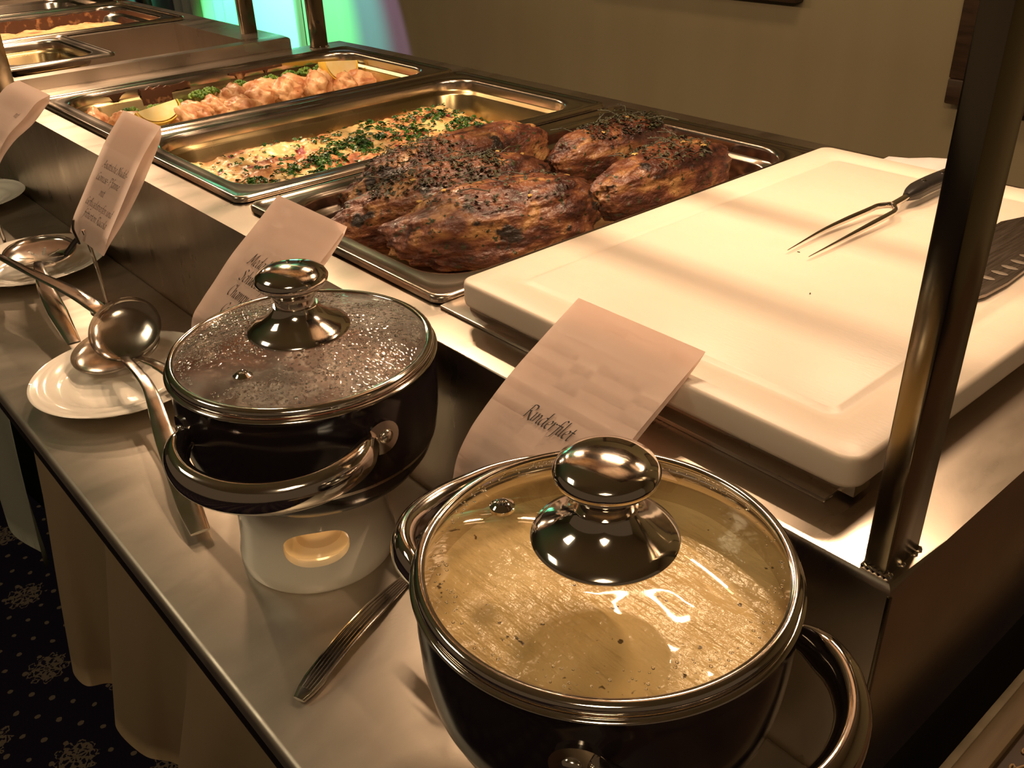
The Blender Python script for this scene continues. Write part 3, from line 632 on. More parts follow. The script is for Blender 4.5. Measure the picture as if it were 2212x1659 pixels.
def lemon(loc, rot, label, r=0.030):
    t = thing('lemon_wedge', label, 'lemon', loc); t.rotation_euler = rot; t['group'] = 'lemon wedges in the chicken pan'
    def wedge(rad, a0, a1, inner, n=14):
        bm = bmesh.new(); rows = []
        for i in range(n + 1):
            th = PI * i / n; rows.append([])
            for j in range(9):
                ph = a0 + (a1 - a0) * j / 8; s = math.sin(th) ** 0.85
                rows[-1].append((rad * s * math.cos(ph), -1.25 * rad * math.cos(th), rad * s * math.sin(ph)))
        V = [[bm.verts.new(p) for p in r_] for r_ in rows]
        for i in range(n):
            for j in range(8): bm.faces.new((V[i][j], V[i][j + 1], V[i + 1][j + 1], V[i + 1][j]))
        if inner:
            ax = [bm.verts.new((0, -1.25 * rad * math.cos(PI * i / n), 0)) for i in range(n + 1)]
            for i in range(n):
                bm.faces.new((ax[i], ax[i + 1], V[i + 1][0], V[i][0])); bm.faces.new((ax[i], ax[i + 1], V[i + 1][8], V[i][8]))
        bmesh.ops.remove_doubles(bm, verts=bm.verts, dist=1e-5)
        return bm
    finish('flesh', wedge(r * 0.93, 0.0, 1.75, True), 'lemon', t, angle=40)
    bm = wedge(r, 0.0, 1.75, False); bmesh.ops.solidify(bm, geom=list(bm.faces), thickness=0.0016); finish('rind', bm, 'rind', t, angle=60)
lemon((-1.325, 0.515, 0.004), (0.15, 3.05, 0.35), 'far lemon wedge on top of the chicken, cut face up', 0.034)
lemon((-1.300, 0.170, -0.006), (-0.1, 2.6, 0.1), 'nearer lemon wedge half hidden by the menu card', 0.028)

# ---------------------------------------------------------------- chopping board
BZ0, BZ1 = 0.0155, 0.0355
t = thing('chopping_board', 'large thick cream plastic chopping board lying over the counter and pan rim', 'chopping board', (-0.21, 0.285, BZ0))
def bl(i, z, r): return [(p[0], p[1], z) for p in rr(-0.170 + i, 0.166 - i, -0.253 + i, 0.238 - i, r, 8)]
bm = loops([bl(0.003, 0.0, 0.010), bl(0.0008, 0.0012, 0.012), bl(0, 0.004, 0.013), bl(0, 0.016, 0.013), bl(0.0008, 0.0188, 0.012), bl(0.003, 0.020, 0.010),
            bl(0.028, 0.020, 0.010), bl(0.030, 0.0188, 0.009), bl(0.036, 0.0184, 0.008), bl(0.038, 0.0200, 0.008)], cap0=True, cap1=True)
finish('slab', bm, 'board', t, angle=50)
for k, (x, y) in enumerate(((-0.02, -0.03), (0.03, -0.09))):
    bm = lump((0, 0, 0), (0.0016, 0.0006, 0.0004), k * 2, k, 1, 0.2); bmesh.ops.translate(bm, verts=bm.verts, vec=(x, y, 0.0203)); finish('crumb', bm, 'char', t)
# folded support cloth/bars below the board so it lies on something: two flat steel bars across the well
for y, lab in ((0.055, 'flat steel bar end sticking out under the board by the beef pan corner'), (0.48, 'flat steel support bar hidden under the far end of the board')):
    bm = newbm(); box(bm, -0.409, -0.06, y - 0.02, y + 0.02, 0.0, 0.0035, 0.001); box(bm, -0.385, -0.05, y - 0.008, y + 0.008, 0.0035, 0.0155); tag(finish('support_bar', bm, 'steel'), lab, 'bar')

# carving fork
t = thing('carving_fork', 'two-pronged carving fork with black riveted handle lying on the board', 'fork', (-0.222, 0.38, 0.0365))
def fk(x, y, z): return (x + 0.222, y - 0.38, z - 0.0365)
bm = bmesh.new()
for sgn, tip in ((-1, (-0.2345, 0.246, 0.0385)), (1, (-0.2155, 0.246, 0.0385))):
    pts = smooth_path([fk(*tip), fk(tip[0] + 0.0012 * -sgn * -1, 0.30, 0.041), fk(-0.2225 + sgn * 0.0090, 0.355, 0.0435), fk(-0.2225 + sgn * 0.0080, 0.368, 0.0440), fk(-0.2225 + sgn * 0.003, 0.376, 0.0445), fk(-0.2225, 0.380, 0.0445)], 6)
    n = len(pts); sweep(pts, 0.0023, 0.0026, seg=10, bm=bm, widths=[(min(1, 0.15 + i / (n * 0.35)),) * 2 for i in range(n)])
finish('prongs', bm, 'cutlery', t)
bm = sweep(smooth_path([fk(-0.2225, 0.377, 0.0445), fk(-0.2225, 0.392, 0.0455), fk(-0.2225, 0.402, 0.0465), fk(-0.2225, 0.415, 0.0475)], 5), 0.0030, 0.0030, seg=12, widths=None)
finish('neck', bm, 'cutlery', t)
pts = smooth_path([fk(-0.2225, 0.400, 0.0465), fk(-0.223, 0.412, 0.0475), fk(-0.223, 0.44, 0.0485), fk(-0.223, 0.49, 0.0470), fk(-0.223, 0.520, 0.0450)], 6); n = len(pts)
bm = sweep(pts, 0.0072, 0.0068, seg=14, widths=[(0.45 + 0.55 * min(1, i / 7), 0.55 + 0.45 * min(1, i / 7)) for i in range(n)], power=0.7); finish('handle', bm, 'black', t)
bm = sweep(pts, 0.0076, 0.0016, seg=8, widths=[(0.45 + 0.55 * min(1, i / 7), 1) for i in range(n)]); finish('tang', bm, 'cutlery', t)
for y in (0.427, 0.46, 0.495):
    bm = lathe([(0.0001, 0.0008), (0.0022, 0.0006), (0.0026, 0.0)], 14, center=fk(-0.2225, y, 0.0552 - (0.0006 if y > 0.48 else 0)), cap0=False); finish('rivet', bm, 'chrome', t)
# chef's knife
t = thing('kitchen_knife', 'broad steel kitchen knife with scalloped blade on the board, right of the near post', 'knife', (-0.10, 0.34, 0.0365))
pl = [(-0.155, 0.505), (-0.136, 0.462), (-0.1385, 0.440), (-0.147, 0.415), (-0.146, 0.38), (-0.142, 0.33), (-0.132, 0.285), (-0.117, 0.255), (-0.105, 0.246), (-0.096, 0.252), (-0.0905, 0.27), (-0.089, 0.30), (-0.092, 0.36), (-0.098, 0.42), (-0.103, 0.452), (-0.125, 0.470), (-0.140, 0.512)]
pl = [(x + 0.10, y - 0.34) for x, y in pl]
bm = bmesh.new(); lo = [bm.verts.new((x, y, 0.0012)) for x, y in pl]; hi = [bm.verts.new((x * 0.995, y * 0.995, 0.0034)) for x, y in pl]
bm.faces.new(lo); bm.faces.new(hi)
for i in range(len(pl)): bm.faces.new((lo[i], lo[(i + 1) % len(pl)], hi[(i + 1) % len(pl)], hi[i]))
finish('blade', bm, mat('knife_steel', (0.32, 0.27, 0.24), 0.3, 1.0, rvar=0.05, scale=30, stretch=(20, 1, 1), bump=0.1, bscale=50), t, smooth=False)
for k in range(12):
    y = 0.268 + k * 0.0145; bm = bmesh.new(); x = -0.1035 + 0.004 * math.sin(k * 0.3) - (0.002 * max(0, 3 - k))
    n = 12; ring = [bm.verts.new((0.0062 * math.cos(2 * PI * i / n), 0.0029 * math.sin(2 * PI * i / n), 0)) for i in range(n)]; c = bm.verts.new((0, 0, 0.0003))
    for i in range(n): bm.faces.new((c, ring[i], ring[(i + 1) % n]))
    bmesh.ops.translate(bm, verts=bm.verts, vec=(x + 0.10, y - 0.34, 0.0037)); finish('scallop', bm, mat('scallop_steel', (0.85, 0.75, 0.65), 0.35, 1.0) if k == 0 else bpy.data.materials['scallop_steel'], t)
pts = smooth_path([(-0.0475, 0.168, 0.003), (-0.058, 0.21, 0.008), (-0.07, 0.26, 0.010)], 5); bm = sweep(pts, 0.010, 0.008, seg=14, power=0.7); finish('handle', bm, 'black', t)
# napkin behind the board
bm = bmesh.new(); rows = []
for i in range(14):
    u = i / 13; rows.append([])
    for j in range(7):
        v = j / 6; rows[-1].append((-0.33 + 0.24 * u, 0.525 + 0.085 * v, 0.0012 + 0.028 * math.sin(PI * v) ** 0.6 * (0.75 + 0.3 * math.sin(u * 9)) + 0.003 * math.sin(u * 17 + v * 5)))
bm = sheet(rows, 0.001, bm); tag(finish('napkin', bm, 'white', angle=180), 'crumpled white napkin peeking out behind the far edge of the board', 'napkin')

# ---------------------------------------------------------------- pots on warmers
def handle_pts(s=1.0):
    q = [(0.0655, 0.0600, 0.0), (0.078, 0.0615, 0.001), (0.097, 0.057, 0.001), (0.114, 0.043, -0.001), (0.124, 0.022, -0.003), (0.1265, 0.0, -0.004)]
    return [Vector(p) for p in q] + [Vector((p[0], -p[1], p[2])) for p in reversed(q[:-1])]

def make_pot(loc, hdir, label, lid_glass, content, hgap=0.0):
    x, y = loc; zr = 0.025
    t = thing('cooking_pot', label, 'pot', (x, y, -0.0755)); g0 = 0.0755
    Z = lambda z: z + g0
    prof = [(0.0, -0.0755), (0.050, -0.0755), (0.058, -0.0750), (0.066, -0.0725), (0.076, -0.066), (0.083, -0.056), (0.088, -0.042), (0.0905, -0.025), (0.0912, -0.005), (0.0905, 0.010), (0.0895, 0.0165),
            (0.0900, 0.0175)]
    bm = lathe([(r, Z(z)) for r, z in prof], 128, cap0=False, cap1=False); finish('outer_wall', bm, 'enamel', t, angle=60)
    bm = lathe([(r, Z(z)) for r, z in [(0.0900, 0.0170), (0.0925, 0.0180), (0.0930, 0.0192), (0.0922, 0.0203), (0.0895, 0.0205), (0.0880, 0.0190), (0.0876, 0.010), (0.0872, -0.045), (0.080, -0.060), (0.055, -0.070), (0, -0.070)]], 128, cap0=False, cap1=False)
    finish('steel_lining', bm, 'chrome', t, angle=50)
    for side in (0, 1):
        R_ = Matrix.Rotation(hdir + PI * side, 3, 'Z')
        pts = [R_ @ p for p in smooth_path(handle_pts(), 6)]; n = len(pts)
        wd = []
        for i in range(n):
            e = min(i, n - 1 - i) / 9; s = min(1, 0.45 + 0.55 * e); wd.append((s, min(1, 0.55 + 0.5 * e)))
        bm = sweep(pts, 0.0078, 0.0112, seg=20, widths=wd); bmesh.ops.translate(bm, verts=bm.verts, vec=(0, 0, Z(-0.008)))
        h = finish('handle', bm, 'chrome', t, angle=60)
        for sg in (-1, 1):
            ang = hdir + PI * side + sg * math.radians(45.0)
            # bracket plate hugging the wall, and its rivet
            bm = bmesh.new(); ring = []
            for k in range(24):
                a = 2 * PI * k / 24; du = 0.0125 * math.cos(a); dz = 0.0120 * math.sin(a); th = ang + (du - sg * -0.002) / 0.092
                ring.append([(rr_ * math.cos(th), rr_ * math.sin(th), Z(-0.008) + dz) for rr_ in (0.0905, 0.0930)])
            A = [bm.verts.new(r[0]) for r in ring]; B = [bm.verts.new(r[1]) for r in ring]; bm.faces.new(B)
            for k in range(24): bm.faces.new((A[k], A[(k + 1) % 24], B[(k + 1) % 24], B[k]))
            finish('bracket', bm, 'chrome', h, angle=50)
            bm = lathe([(0.0050, 0), (0.0048, 0.0012), (0.0035, 0.0024), (0, 0.0028)], 16, cap0=False)
            ar = ang + sg * 0.05
            bmesh.ops.transform(bm, verts=bm.verts, matrix=Matrix.Translation((0.0925 * math.cos(ar), 0.0925 * math.sin(ar), Z(-0.008))) @ Matrix.Rotation(ar, 4, 'Z') @ Matrix.Rotation(PI / 2, 4, 'Y'))
            finish('rivet', bm, 'cutlery', h)
    # food inside
    bm = lathe([(0.08755 * k / 24, Z(-0.002)) for k in range(24, -1, -1)], 96, cap0=False)
    for v in bm.verts:
        v.co.z += (0.006 if content == 'darkfood' else 0.0010) * noise.noise(Vector((v.co.x * 45, v.co.y * 45, 1)))
    food = finish('mushroom_sauce' if content == 'sauce' else 'meat_stew', bm, content, angle=180)
    food.location = (x, y, -0.0755); tag(food, 'creamy beige mushroom sauce with dark specks in the near pot' if content == 'sauce' else 'red-brown stewed meat seen through the steamed lid of the left pot', 'food')
    # lid
    dome = lambda r: 0.0045 + 0.0155 * (1 - (r / 0.0865) ** 2)
    bm = lathe([(0.0868 * k / 20, dome(0.0868 * k / 20)) for k in range(20, -1, -1)], 96, cap0=False)
    lid = finish('glass_lid', bm, lid_glass, t, angle=180, label='clear glass lid with steel rim' if content == 'sauce' else 'steamed-up glass lid with steel rim'); lid.location = (0, 0, 0.0205 + g0)
    bm = lathe([(0.0853, 0.0052), (0.0860, 0.0062), (0.0885, 0.0062), (0.0905, 0.0050), (0.0910, 0.0030), (0.0905, 0.0010), (0.0890, 0.0000), (0.0868, 0.0002), (0.0862, 0.0020), (0.0853, 0.0030), (0.0853, 0.0052)], 128, cap0=False, cap1=False)
    finish('steel_rim', bm, 'chrome', lid, angle=60)
    kz = 0.0165
    bm = lathe([(0, kz + 0.002), (0.0345, kz + 0.0005), (0.0350, kz + 0.0015), (0.0342, kz + 0.0030), (0.0300, kz + 0.0052), (0.0240, kz + 0.0085), (0.0185, kz + 0.0130), (0.0150, kz + 0.0180), (0.0148, kz + 0.0190), (0, kz + 0.019)], 72, cap0=False)
    k1 = finish('knob_base', bm, 'chrome', lid, angle=45)
    bm = lathe([(0, kz + 0.018), (0.0135, kz + 0.0185), (0.0138, kz + 0.0240), (0.0165, kz + 0.0290), (0.0215, kz + 0.0325), (0.0240, kz + 0.0355), (0.0245, kz + 0.0385), (0.0225, kz + 0.0420), (0.0165, kz + 0.0450), (0.009, kz + 0.0465), (0, kz + 0.047)], 72, cap0=False)
    finish('knob', bm, 'chrome', lid, angle=60)
    vx, vy = (0.026, -0.056) if content != 'sauce' else (-0.053, -0.018)
    vr = math.hypot(vx, vy)
    bm = lathe([(0.0022, -0.001), (0.0022, 0.0022), (0.0030, 0.0032), (0.0044, 0.0026), (0.0056, 0.0014), (0.0064, 0.0010), (0.0064, -0.0006)], 24, center=(vx, vy, dome(vr)), cap0=False, cap1=False)
    finish('steam_vent', bm, 'chrome', lid, angle=50)
    bm = lathe([(0.0022, 0.0004), (0, 0.0004)], 16, center=(vx, vy, dome(vr)), cap0=False, cap1=False); finish('vent_hole', bm, 'black', lid)
    # water drops under the glass
    rnd.seed(int(x * -1000)); tb = bmesh.new(); bmesh.ops.create_icosphere(tb, subdivisions=1, radius=1); TV = [v.co.copy() for v in tb.verts]; TF = [[v.index for v in f.verts] for f in tb.faces]; tb.free(); DV, DF = [], []; n = 3800 if content != 'sauce' else 260
    made = 0
    while made < n:
        r = 0.083 * math.sqrt(rnd.random()); a = rnd.uniform(0, 2 * PI); px_, py_ = r * math.cos(a), r * math.sin(a)
        if content == 'sauce' and r < 0.074: continue
        if content != 'sauce' and (noise.noise(Vector((px_ * 22, py_ * 22, 4))) < -0.28): continue
        s = rnd.uniform(0.0004, 0.0011) * (1 if content != 'sauce' else 0.8)
        z = dome(r) + 0.0001
        mx_ = Matrix.Translation((px_, py_, z)) @ Matrix.Rotation(a, 4, 'Z') @ Matrix.Diagonal((s * rnd.uniform(0.9, 1.35), s, s * 0.55, 1)); k0 = len(DV)
        DV.extend(mx_ @ v for v in TV); DF.extend([k0 + i for i in f] for f in TF)
        made += 1
    me = bpy.data.meshes.new('condensation'); me.from_pydata(DV, [], DF); me.polygons.foreach_set('use_smooth', [True] * len(DF)); me.materials.append(M['drop'])
    d = bpy.data.objects.new('condensation', me); COL.objects.link(d); d.parent = lid; d['kind'] = 'stuff'
    return t

def make_warmer(x, y, ang, label):
    t = thing('pot_warmer', label, 'warmer', (x, y, SH)); H = 0.0765
    bm = lathe([(0.052, 0.006), (0.050, 0.0), (0.0585, 0.0), (0.0602, 0.003), (0.0598, 0.012), (0.0575, 0.022), (0.0562, 0.045), (0.0565, H - 0.004), (0.0550, H), (0.0470, H), (0.0460, H - 0.004), (0.0500, H - 0.012), (0.0505, 0.020), (0.052, 0.006)], 96, cap0=False, cap1=False)
    bmesh.ops.recalc_face_normals(bm, faces=bm.faces)
    shell = finish('shell', bm, 'porcelain', t, angle=40)
    # oval air windows cut through the shell
    for k, a in enumerate((ang, ang + PI)):
        cb = bmesh.new(); L_ = []
        for d in (0.030, 0.080):
            L_.append([(d, 0.0235 * math.copysign(abs(math.cos(q)) ** 0.8, math.cos(q)), 0.0385 + 0.0150 * math.copysign(abs(math.sin(q)) ** 0.8, math.sin(q))) for q in [2 * PI * i / 40 for i in range(40)]])
        loops(L_, cb, True, True); bmesh.ops.rotate(cb, verts=cb.verts, matrix=Matrix.Rotation(a, 3, 'Z')); bmesh.ops.recalc_face_normals(cb, faces=cb.faces)
        me = bpy.data.meshes.new('cutter'); cb.to_mesh(me); cb.free(); co_ = bpy.data.objects.new('cutter', me); COL.objects.link(co_); co_.location = (x, y, SH)
        md = shell.modifiers.new('cut', 'BOOLEAN'); md.object = co_; md.operation = 'DIFFERENCE'; md.solver = 'EXACT'
        bpy.context.view_layer.update(); dg = bpy.context.evaluated_depsgraph_get(); nm = bpy.data.meshes.new_from_object(shell.evaluated_get(dg)); shell.modifiers.clear(); shell.data = nm
        bpy.data.objects.remove(co_)
    nm.materials.clear(); nm.materials.append(M['porcelain'])
    nm.set_sharp_from_angle(angle=math.radians(35))
    bm = lathe([(0.0, 0.004), (0.052, 0.004), (0.052, 0.010), (0.034, 0.012), (0.030, 0.009), (0, 0.009)], 64, cap0=False, cap1=False); finish('floor_dish', bm, 'porcelain', t)
    bm = lathe([(0.0, 0.009), (0.018, 0.009), (0.0185, 0.024), (0.0175, 0.0245), (0.0170, 0.020), (0, 0.020)], 32, cap0=False, cap1=False)
    tag(finish('tea_light', bm, 'chrome'), 'small tea light inside the ' + ('left' if x < -0.3 else 'near') + ' white warmer', 'candle').location = (x, y, SH)
    fl = bpy.data.lights.new('candle_glow', 'POINT'); fl.energy = 0.05; fl.color = (1, 0.55, 0.2); fl.shadow_soft_size = 0.006
    fo_ = bpy.data.objects.new('candle_glow', fl); COL.objects.link(fo_); fo_.location = (x, y, SH + 0.052)
    return t

make_warmer(-0.398, -0.105, math.radians(-28), 'white porcelain warmer with oval window under the left steamed pot')
make_warmer(-0.100, -0.100, math.radians(120), 'white porcelain warmer mostly hidden beneath the near pot')
make_pot((-0.3876, -0.0982), math.radians(-46), 'dark-bodied steel pot with steamed lid standing on the white warmer', 'glass_wet', 'darkfood')
make_pot((-0.0918, -0.1052), math.radians(-6), 'large-looking dark pot nearest the camera, clear lid over cream sauce', 'glass', 'sauce')

# ---------------------------------------------------------------- plates and serving spoons
def plate(x, y, label, tone='porcelain'):
    t = thing('plate', label, 'plate', (x, y, SH), 0, 'white plates on the tray slide')
    P_ = [(0.0, 0.0035), (0.042, 0.0035), (0.050, 0.0045), (0.056, 0.0075), (0.060, 0.0105), (0.0625, 0.0110), (0.0645, 0.0120), (0.068, 0.0125), (0.070, 0.0136), (0.074, 0.0141), (0.0765, 0.0152), (0.081, 0.0158), (0.0835, 0.0168),
          (0.088, 0.0175), (0.0905, 0.0182), (0.0912, 0.0176), (0.0900, 0.0165), (0.062, 0.0080), (0.052, 0.0015), (0.050, 0.0), (0.046, 0.0), (0.045, 0.0015), (0, 0.0015)]
    bm = lathe(P_, 120, cap0=False, cap1=False)
    for v in bm.verts:   # swirled ridges on the rim
        r = math.hypot(v.co.x, v.co.y)
        if 0.060 < r < 0.090 and v.co.z > 0.0098:
            a = math.atan2(v.co.y, v.co.x); v.co.z += 0.0006 * math.sin(3 * a + r * 350)
    finish('dish', bm, tone, t, angle=60); return t
plate(-0.7548, -0.1213, 'white plate with ridged rim left of the warmer, holding the round ladle')
plate(-1.150, -0.090, 'white plate behind the menu card stand, with the slotted spoon', 'porcelain')
plate(-1.510, -0.090, 'white plate at the far left edge of the tray slide')

def bowl(R, depth, rim_flat=0.0008, oval=1.0, slots=False, n=64):
    bm = lathe([(R * math.sin(PI / 2 * k / 14), -depth * math.cos(PI / 2 * k / 14) ** 0.9) for k in range(14, -1, -1)], n, cap0=False)
    for v in bm.verts: v.co.y *= oval
    if slots:
        kill = []
        for f in bm.faces:
            c = f.calc_center_median(); r = math.hypot(c.x, c.y); a = math.atan2(c.y, c.x)
            if 0.22 * R < r < 0.66 * R and abs(((a / (2 * PI / 8)) + 0.5) % 1 - 0.5) < 0.035 * R / r * 1.6: kill.append(f)
        bmesh.ops.delete(bm, geom=kill, context='FACES')
    bmesh.ops.solidify(bm, geom=list(bm.faces), thickness=0.0010)
    return bm

def spoon(name, label, centre, R, depth, tilt, handle, widths, oval=1.0, slots=False, zrot=0, thick=0.0012, up=(0, 0, 1)):
    t = thing(name, label, 'spoon', centre, 0, 'serving spoons on the plates'); c = Vector(centre)
    bm = bowl(R, depth, oval=oval, slots=slots, n=96 if slots else 64); bmesh.ops.transform(bm, verts=bm.verts, matrix=Matrix.Rotation(zrot, 4, 'Z') @ Matrix.Rotation(tilt[0], 4, 'X') @ Matrix.Rotation(tilt[1], 4, 'Y'))
    finish('bowl', bm, 'cutlery', t, angle=60)
    pts = smooth_path([Vector(p) - c for p in handle], 6); n = len(pts)
    wd = []
    for i in range(n):
        s = i / (n - 1) * (len(widths) - 1); k = min(int(s), len(widths) - 2); wd.append((widths[k] + (widths[k + 1] - widths[k]) * (s - k), 1))
    bm = sweep(pts, 1.0, thick, up=up, seg=16, widths=wd, power=0.6); finish('handle', bm, 'cutlery', t, angle=45)
    return t
# round ladle, bowl tipped towards the camera, resting on the oval spoon
spoon('ladle', 'round steel ladle lying on the front plate, thick handle towards the tray edge', (-0.778, -0.103, -0.101), 0.037, 0.015, (0.42, 0.50), [(-0.757, -0.115, -0.120), (-0.735, -0.120, -0.116), (-0.66, -0.128, -0.112), (-0.58, -0.148, -0.123), (-0.50, -0.166, -0.140), (-0.468, -0.172, -0.1465)], [0.0045, 0.005, 0.006, 0.0088, 0.0098, 0.0080], thick=0.0014)
spoon('serving_spoon', 'oval steel serving spoon beneath the round ladle, handle pointing to the warmer', (-0.795, -0.112, -0.126), 0.037, 0.012, (0.1, 0.2), [(-0.768, -0.108, -0.129), (-0.742, -0.102, -0.124), (-0.69, -0.094, -0.124), (-0.63, -0.098, -0.130), (-0.57, -0.096, -0.138)], [0.005, 0.005, 0.0075, 0.0105, 0.009], oval=1.25)
spoon('slotted_spoon', 'slotted steel skimmer spoon with star cut-outs lying on the second plate', (-1.125, -0.086, -0.118), 0.044, 0.012, (0.05, 0.12), [(-1.085, -0.100, -0.118), (-1.06, -0.106, -0.112), (-0.99, -0.120, -0.116), (-0.92, -0.130, -0.122), (-0.850, -0.138, -0.132)], [0.004, 0.0055, 0.0095, 0.0105, 0.007], slots=True, zrot=0.3)
spoon('soup_ladle', 'dark shadowed ladle at the left picture edge, handle reaching to the ladle bowl', (-1.128, -0.165, -0.108), 0.032, 0.020, (0.3, -0.4), [(-1.110, -0.150, -0.100), (-1.085, -0.142, -0.098), (-1.02, -0.130, -0.100), (-0.93, -0.112, -0.102), (-0.868, -0.104, -0.104), (-0.835, -0.100, -0.112)], [0.004, 0.005, 0.006, 0.0090, 0.0100, 0.0075])
# table fork with ribbed handle beside the near pot
t = thing('table_fork', 'silver fork with ribbed handle lying on the tray slide beside the near pot', 'fork', (-0.28, -0.15, SH))
fpts = [Vector((-0.013 + 0.030 - 0.057 * k / 20, -0.048 + 0.145 * k / 20, 0.0035 + 0.006 * math.sin(PI * min(1, k / 16)))) for k in range(21)]
fpts = [Vector((p.x * 1.0 - 0.0045, p.y, p.z)) for p in fpts]
wdt = [(1.0 if k > 1 else 0.55 + 0.3 * k, 1) for k in range(12)] + [(1 - (k - 11) * 0.075, 1) for k in range(12, 21)]
bm = sweep(fpts, 0.0078, 0.0014, seg=16, widths=wdt, power=0.6); finish('handle', bm, 'cutlery', t)
for off in (-0.0052, -0.0026, 0, 0.0026, 0.0052):
    pp = []
    for i, p in enumerate(fpts[1:]):
        d = (fpts[min(i + 2, 20)] - fpts[i]).normalized(); s = d.cross(Vector((0, 0, 1))); pp.append(p + s * off * wdt[i + 1][0] + Vector((0, 0, 0.0014)))
    finish('rib', sweep(pp, 0.0008, 0.0007, seg=6), 'cutlery', t)
for off in (-0.0075, -0.0025, 0.0025, 0.0075):
    a = fpts[-1]; d = (fpts[-1] - fpts[-3]).normalized(); s = d.cross(Vector((0, 0, 1)))
    finish('tine', sweep(smooth_path([a, a + d * 0.014 + s * off * 0.9, a + d * 0.035 + s * off + Vector((0, 0, 0.002)), a + d * 0.052 + s * off + Vector((0, 0, 0.001))], 4), 0.0012, 0.0009, seg=6), 'cutlery', t)

# ---------------------------------------------------------------- menu cards: folded paper loops in clip stands, hand-lettered with a broad nib
G = {'a': (.92, [[(.75, .92), (.45, 1), (.12, .6), (.1, .15), (.3, 0), (.6, .35), (.76, .98)], [(.77, 1), (.68, .2), (.78, 0), (.95, .15)]]),
 'c': (.75, [[(.7, .85), (.5, 1), (.15, .6), (.15, .15), (.4, 0), (.7, .2)]]),
 'd': (.95, [[(.75, .92), (.45, 1), (.12, .6), (.1, .15), (.3, 0), (.6, .35), (.76, .98)], [(.80, 1.75), (.74, 1.0), (.68, .2), (.78, 0), (.95, .15)]]),
 'e': (.74, [[(.15, .45), (.55, .6), (.62, .9), (.42, 1), (.14, .6), (.15, .15), (.38, 0), (.7, .2)]]),
 'f': (.62, [[(.95, 1.6), (.72, 1.75), (.5, 1.4), (.38, .3), (.22, -.45), (-.05, -.62)], [(.12, .95), (.75, .95)]]),
 'g': (.9, [[(.75, .92), (.45, 1), (.12, .6), (.1, .15), (.3, 0), (.6, .35), (.76, .98)], [(.77, 1), (.68, .1), (.55, -.5), (.25, -.65), (-.02, -.5)]]),
 'h': (.92, [[(.18, 1.75), (.1, 0)], [(.13, .5), (.4, .93), (.64, .9), (.62, .2), (.72, 0), (.9, .15)]]),
 'i': (.42, [[(.03, .85), (.2, 1), (.14, .2), (.24, 0), (.4, .15)], [(.24, 1.42), (.31, 1.5)]]),
 'l': (.42, [[(.22, 1.75), (.14, .2), (.24, 0), (.4, .15)]]),
 'm': (1.35, [[(.03, .85), (.2, 1), (.12, 0)], [(.15, .5), (.4, .93), (.6, .9), (.55, 0)], [(.58, .5), (.85, .93), (1.06, .9), (1.03, .2), (1.13, 0), (1.3, .15)]]),
 'n': (.92, [[(.03, .85), (.2, 1), (.12, 0)], [(.15, .5), (.4, .93), (.64, .9), (.62, .2), (.72, 0), (.9, .15)]]),
 'o': (.85, [[(.5, 1), (.14, .65), (.12, .2), (.38, 0), (.7, .35), (.72, .8), (.45, 1)]]),
 'p': (.9, [[(.03, .85), (.2, 1), (.08, -.62)], [(.15, .55), (.45, .98), (.74, .8), (.7, .25), (.42, 0), (.14, .15)]]),
 'r': (.62, [[(.03, .85), (.2, 1), (.12, 0)], [(.15, .55), (.4, .95), (.62, .88)]]),
 's': (.66, [[(.62, .88), (.4, 1), (.2, .78), (.48, .45), (.48, .15), (.28, 0), (.05, .12)]]),
 't': (.55, [[(.3, 1.4), (.2, .2), (.32, 0), (.52, .15)], [(.03, .95), (.55, .95)]]),
 'u': (.95, [[(.03, .85), (.2, 1), (.14, .25), (.32, 0), (.62, .35), (.76, 1)], [(.76, 1), (.68, .2), (.78, 0), (.95, .15)]]),
 'v': (.82, [[(.03, .9), (.2, 1), (.33, 0), (.68, .55), (.72, 1)]]),
 'w': (1.18, [[(.03, .9), (.2, 1), (.3, 0), (.65, .9), (.72, 0), (1.05, .55), (1.1, 1)]]),
 '-': (.6, [[(.08, .5), (.5, .5)]]), ' ': (.5, []),
 'R': (1.15, [[(.3, 1.6), (.15, 0)], [(-.05, 1.3), (.3, 1.62), (.8, 1.6), (.9, 1.25), (.6, .92), (.25, .85)], [(.42, .9), (.75, .3), (1.1, -.08), (1.3, .05)]]),
 'M': (1.5, [[(-.1, .05), (.08, .05), (.32, 1.6)], [(.32, 1.6), (.62, .3)], [(.62, .3), (1.2, 1.62)], [(1.2, 1.62), (1.22, .15), (1.42, .1)]]),
 'S': (1.05, [[(1.02, 1.42), (.72, 1.64), (.36, 1.3), (.75, .8), (.72, .2), (.4, 0), (.02, .2)]]),
 'C': (1.1, [[(1.05, 1.4), (.82, 1.64), (.32, 1.2), (.14, .5), (.42, 0), (.95, .25)]]),
 'G': (1.2, [[(1.05, 1.4), (.82, 1.64), (.32, 1.2), (.14, .5), (.42, 0), (.95, .2)], [(.68, .72), (1.05, .72), (.98, -.1)]]),
 'A': (1.2, [[(-.1, .05), (.1, .1), (.75, 1.64)], [(.75, 1.64), (.95, .1), (1.15, .1)], [(.25, .6), (.98, .6)]]),
 'N': (1.35, [[(-.05, .05), (.1, .05), (.32, 1.6)], [(.32, 1.6), (.95, 0)], [(.95, 0), (1.15, 1.6), (1.4, 1.62)]]),
 'P': (1.05, [[(.3, 1.6), (.12, 0)], [(-.05, 1.3), (.3, 1.62), (.85, 1.6), (.95, 1.2), (.6, .8), (.25, .85)]])}
G['\u00fc'] = (G['u'][0], G['u'][1] + [[(.22, 1.38), (.28, 1.46)], [(.62, 1.38), (.68, 1.46)]])
G['\u00e9'] = (G['e'][0], G['e'][1] + [[(.38, 1.3), (.65, 1.6)]])

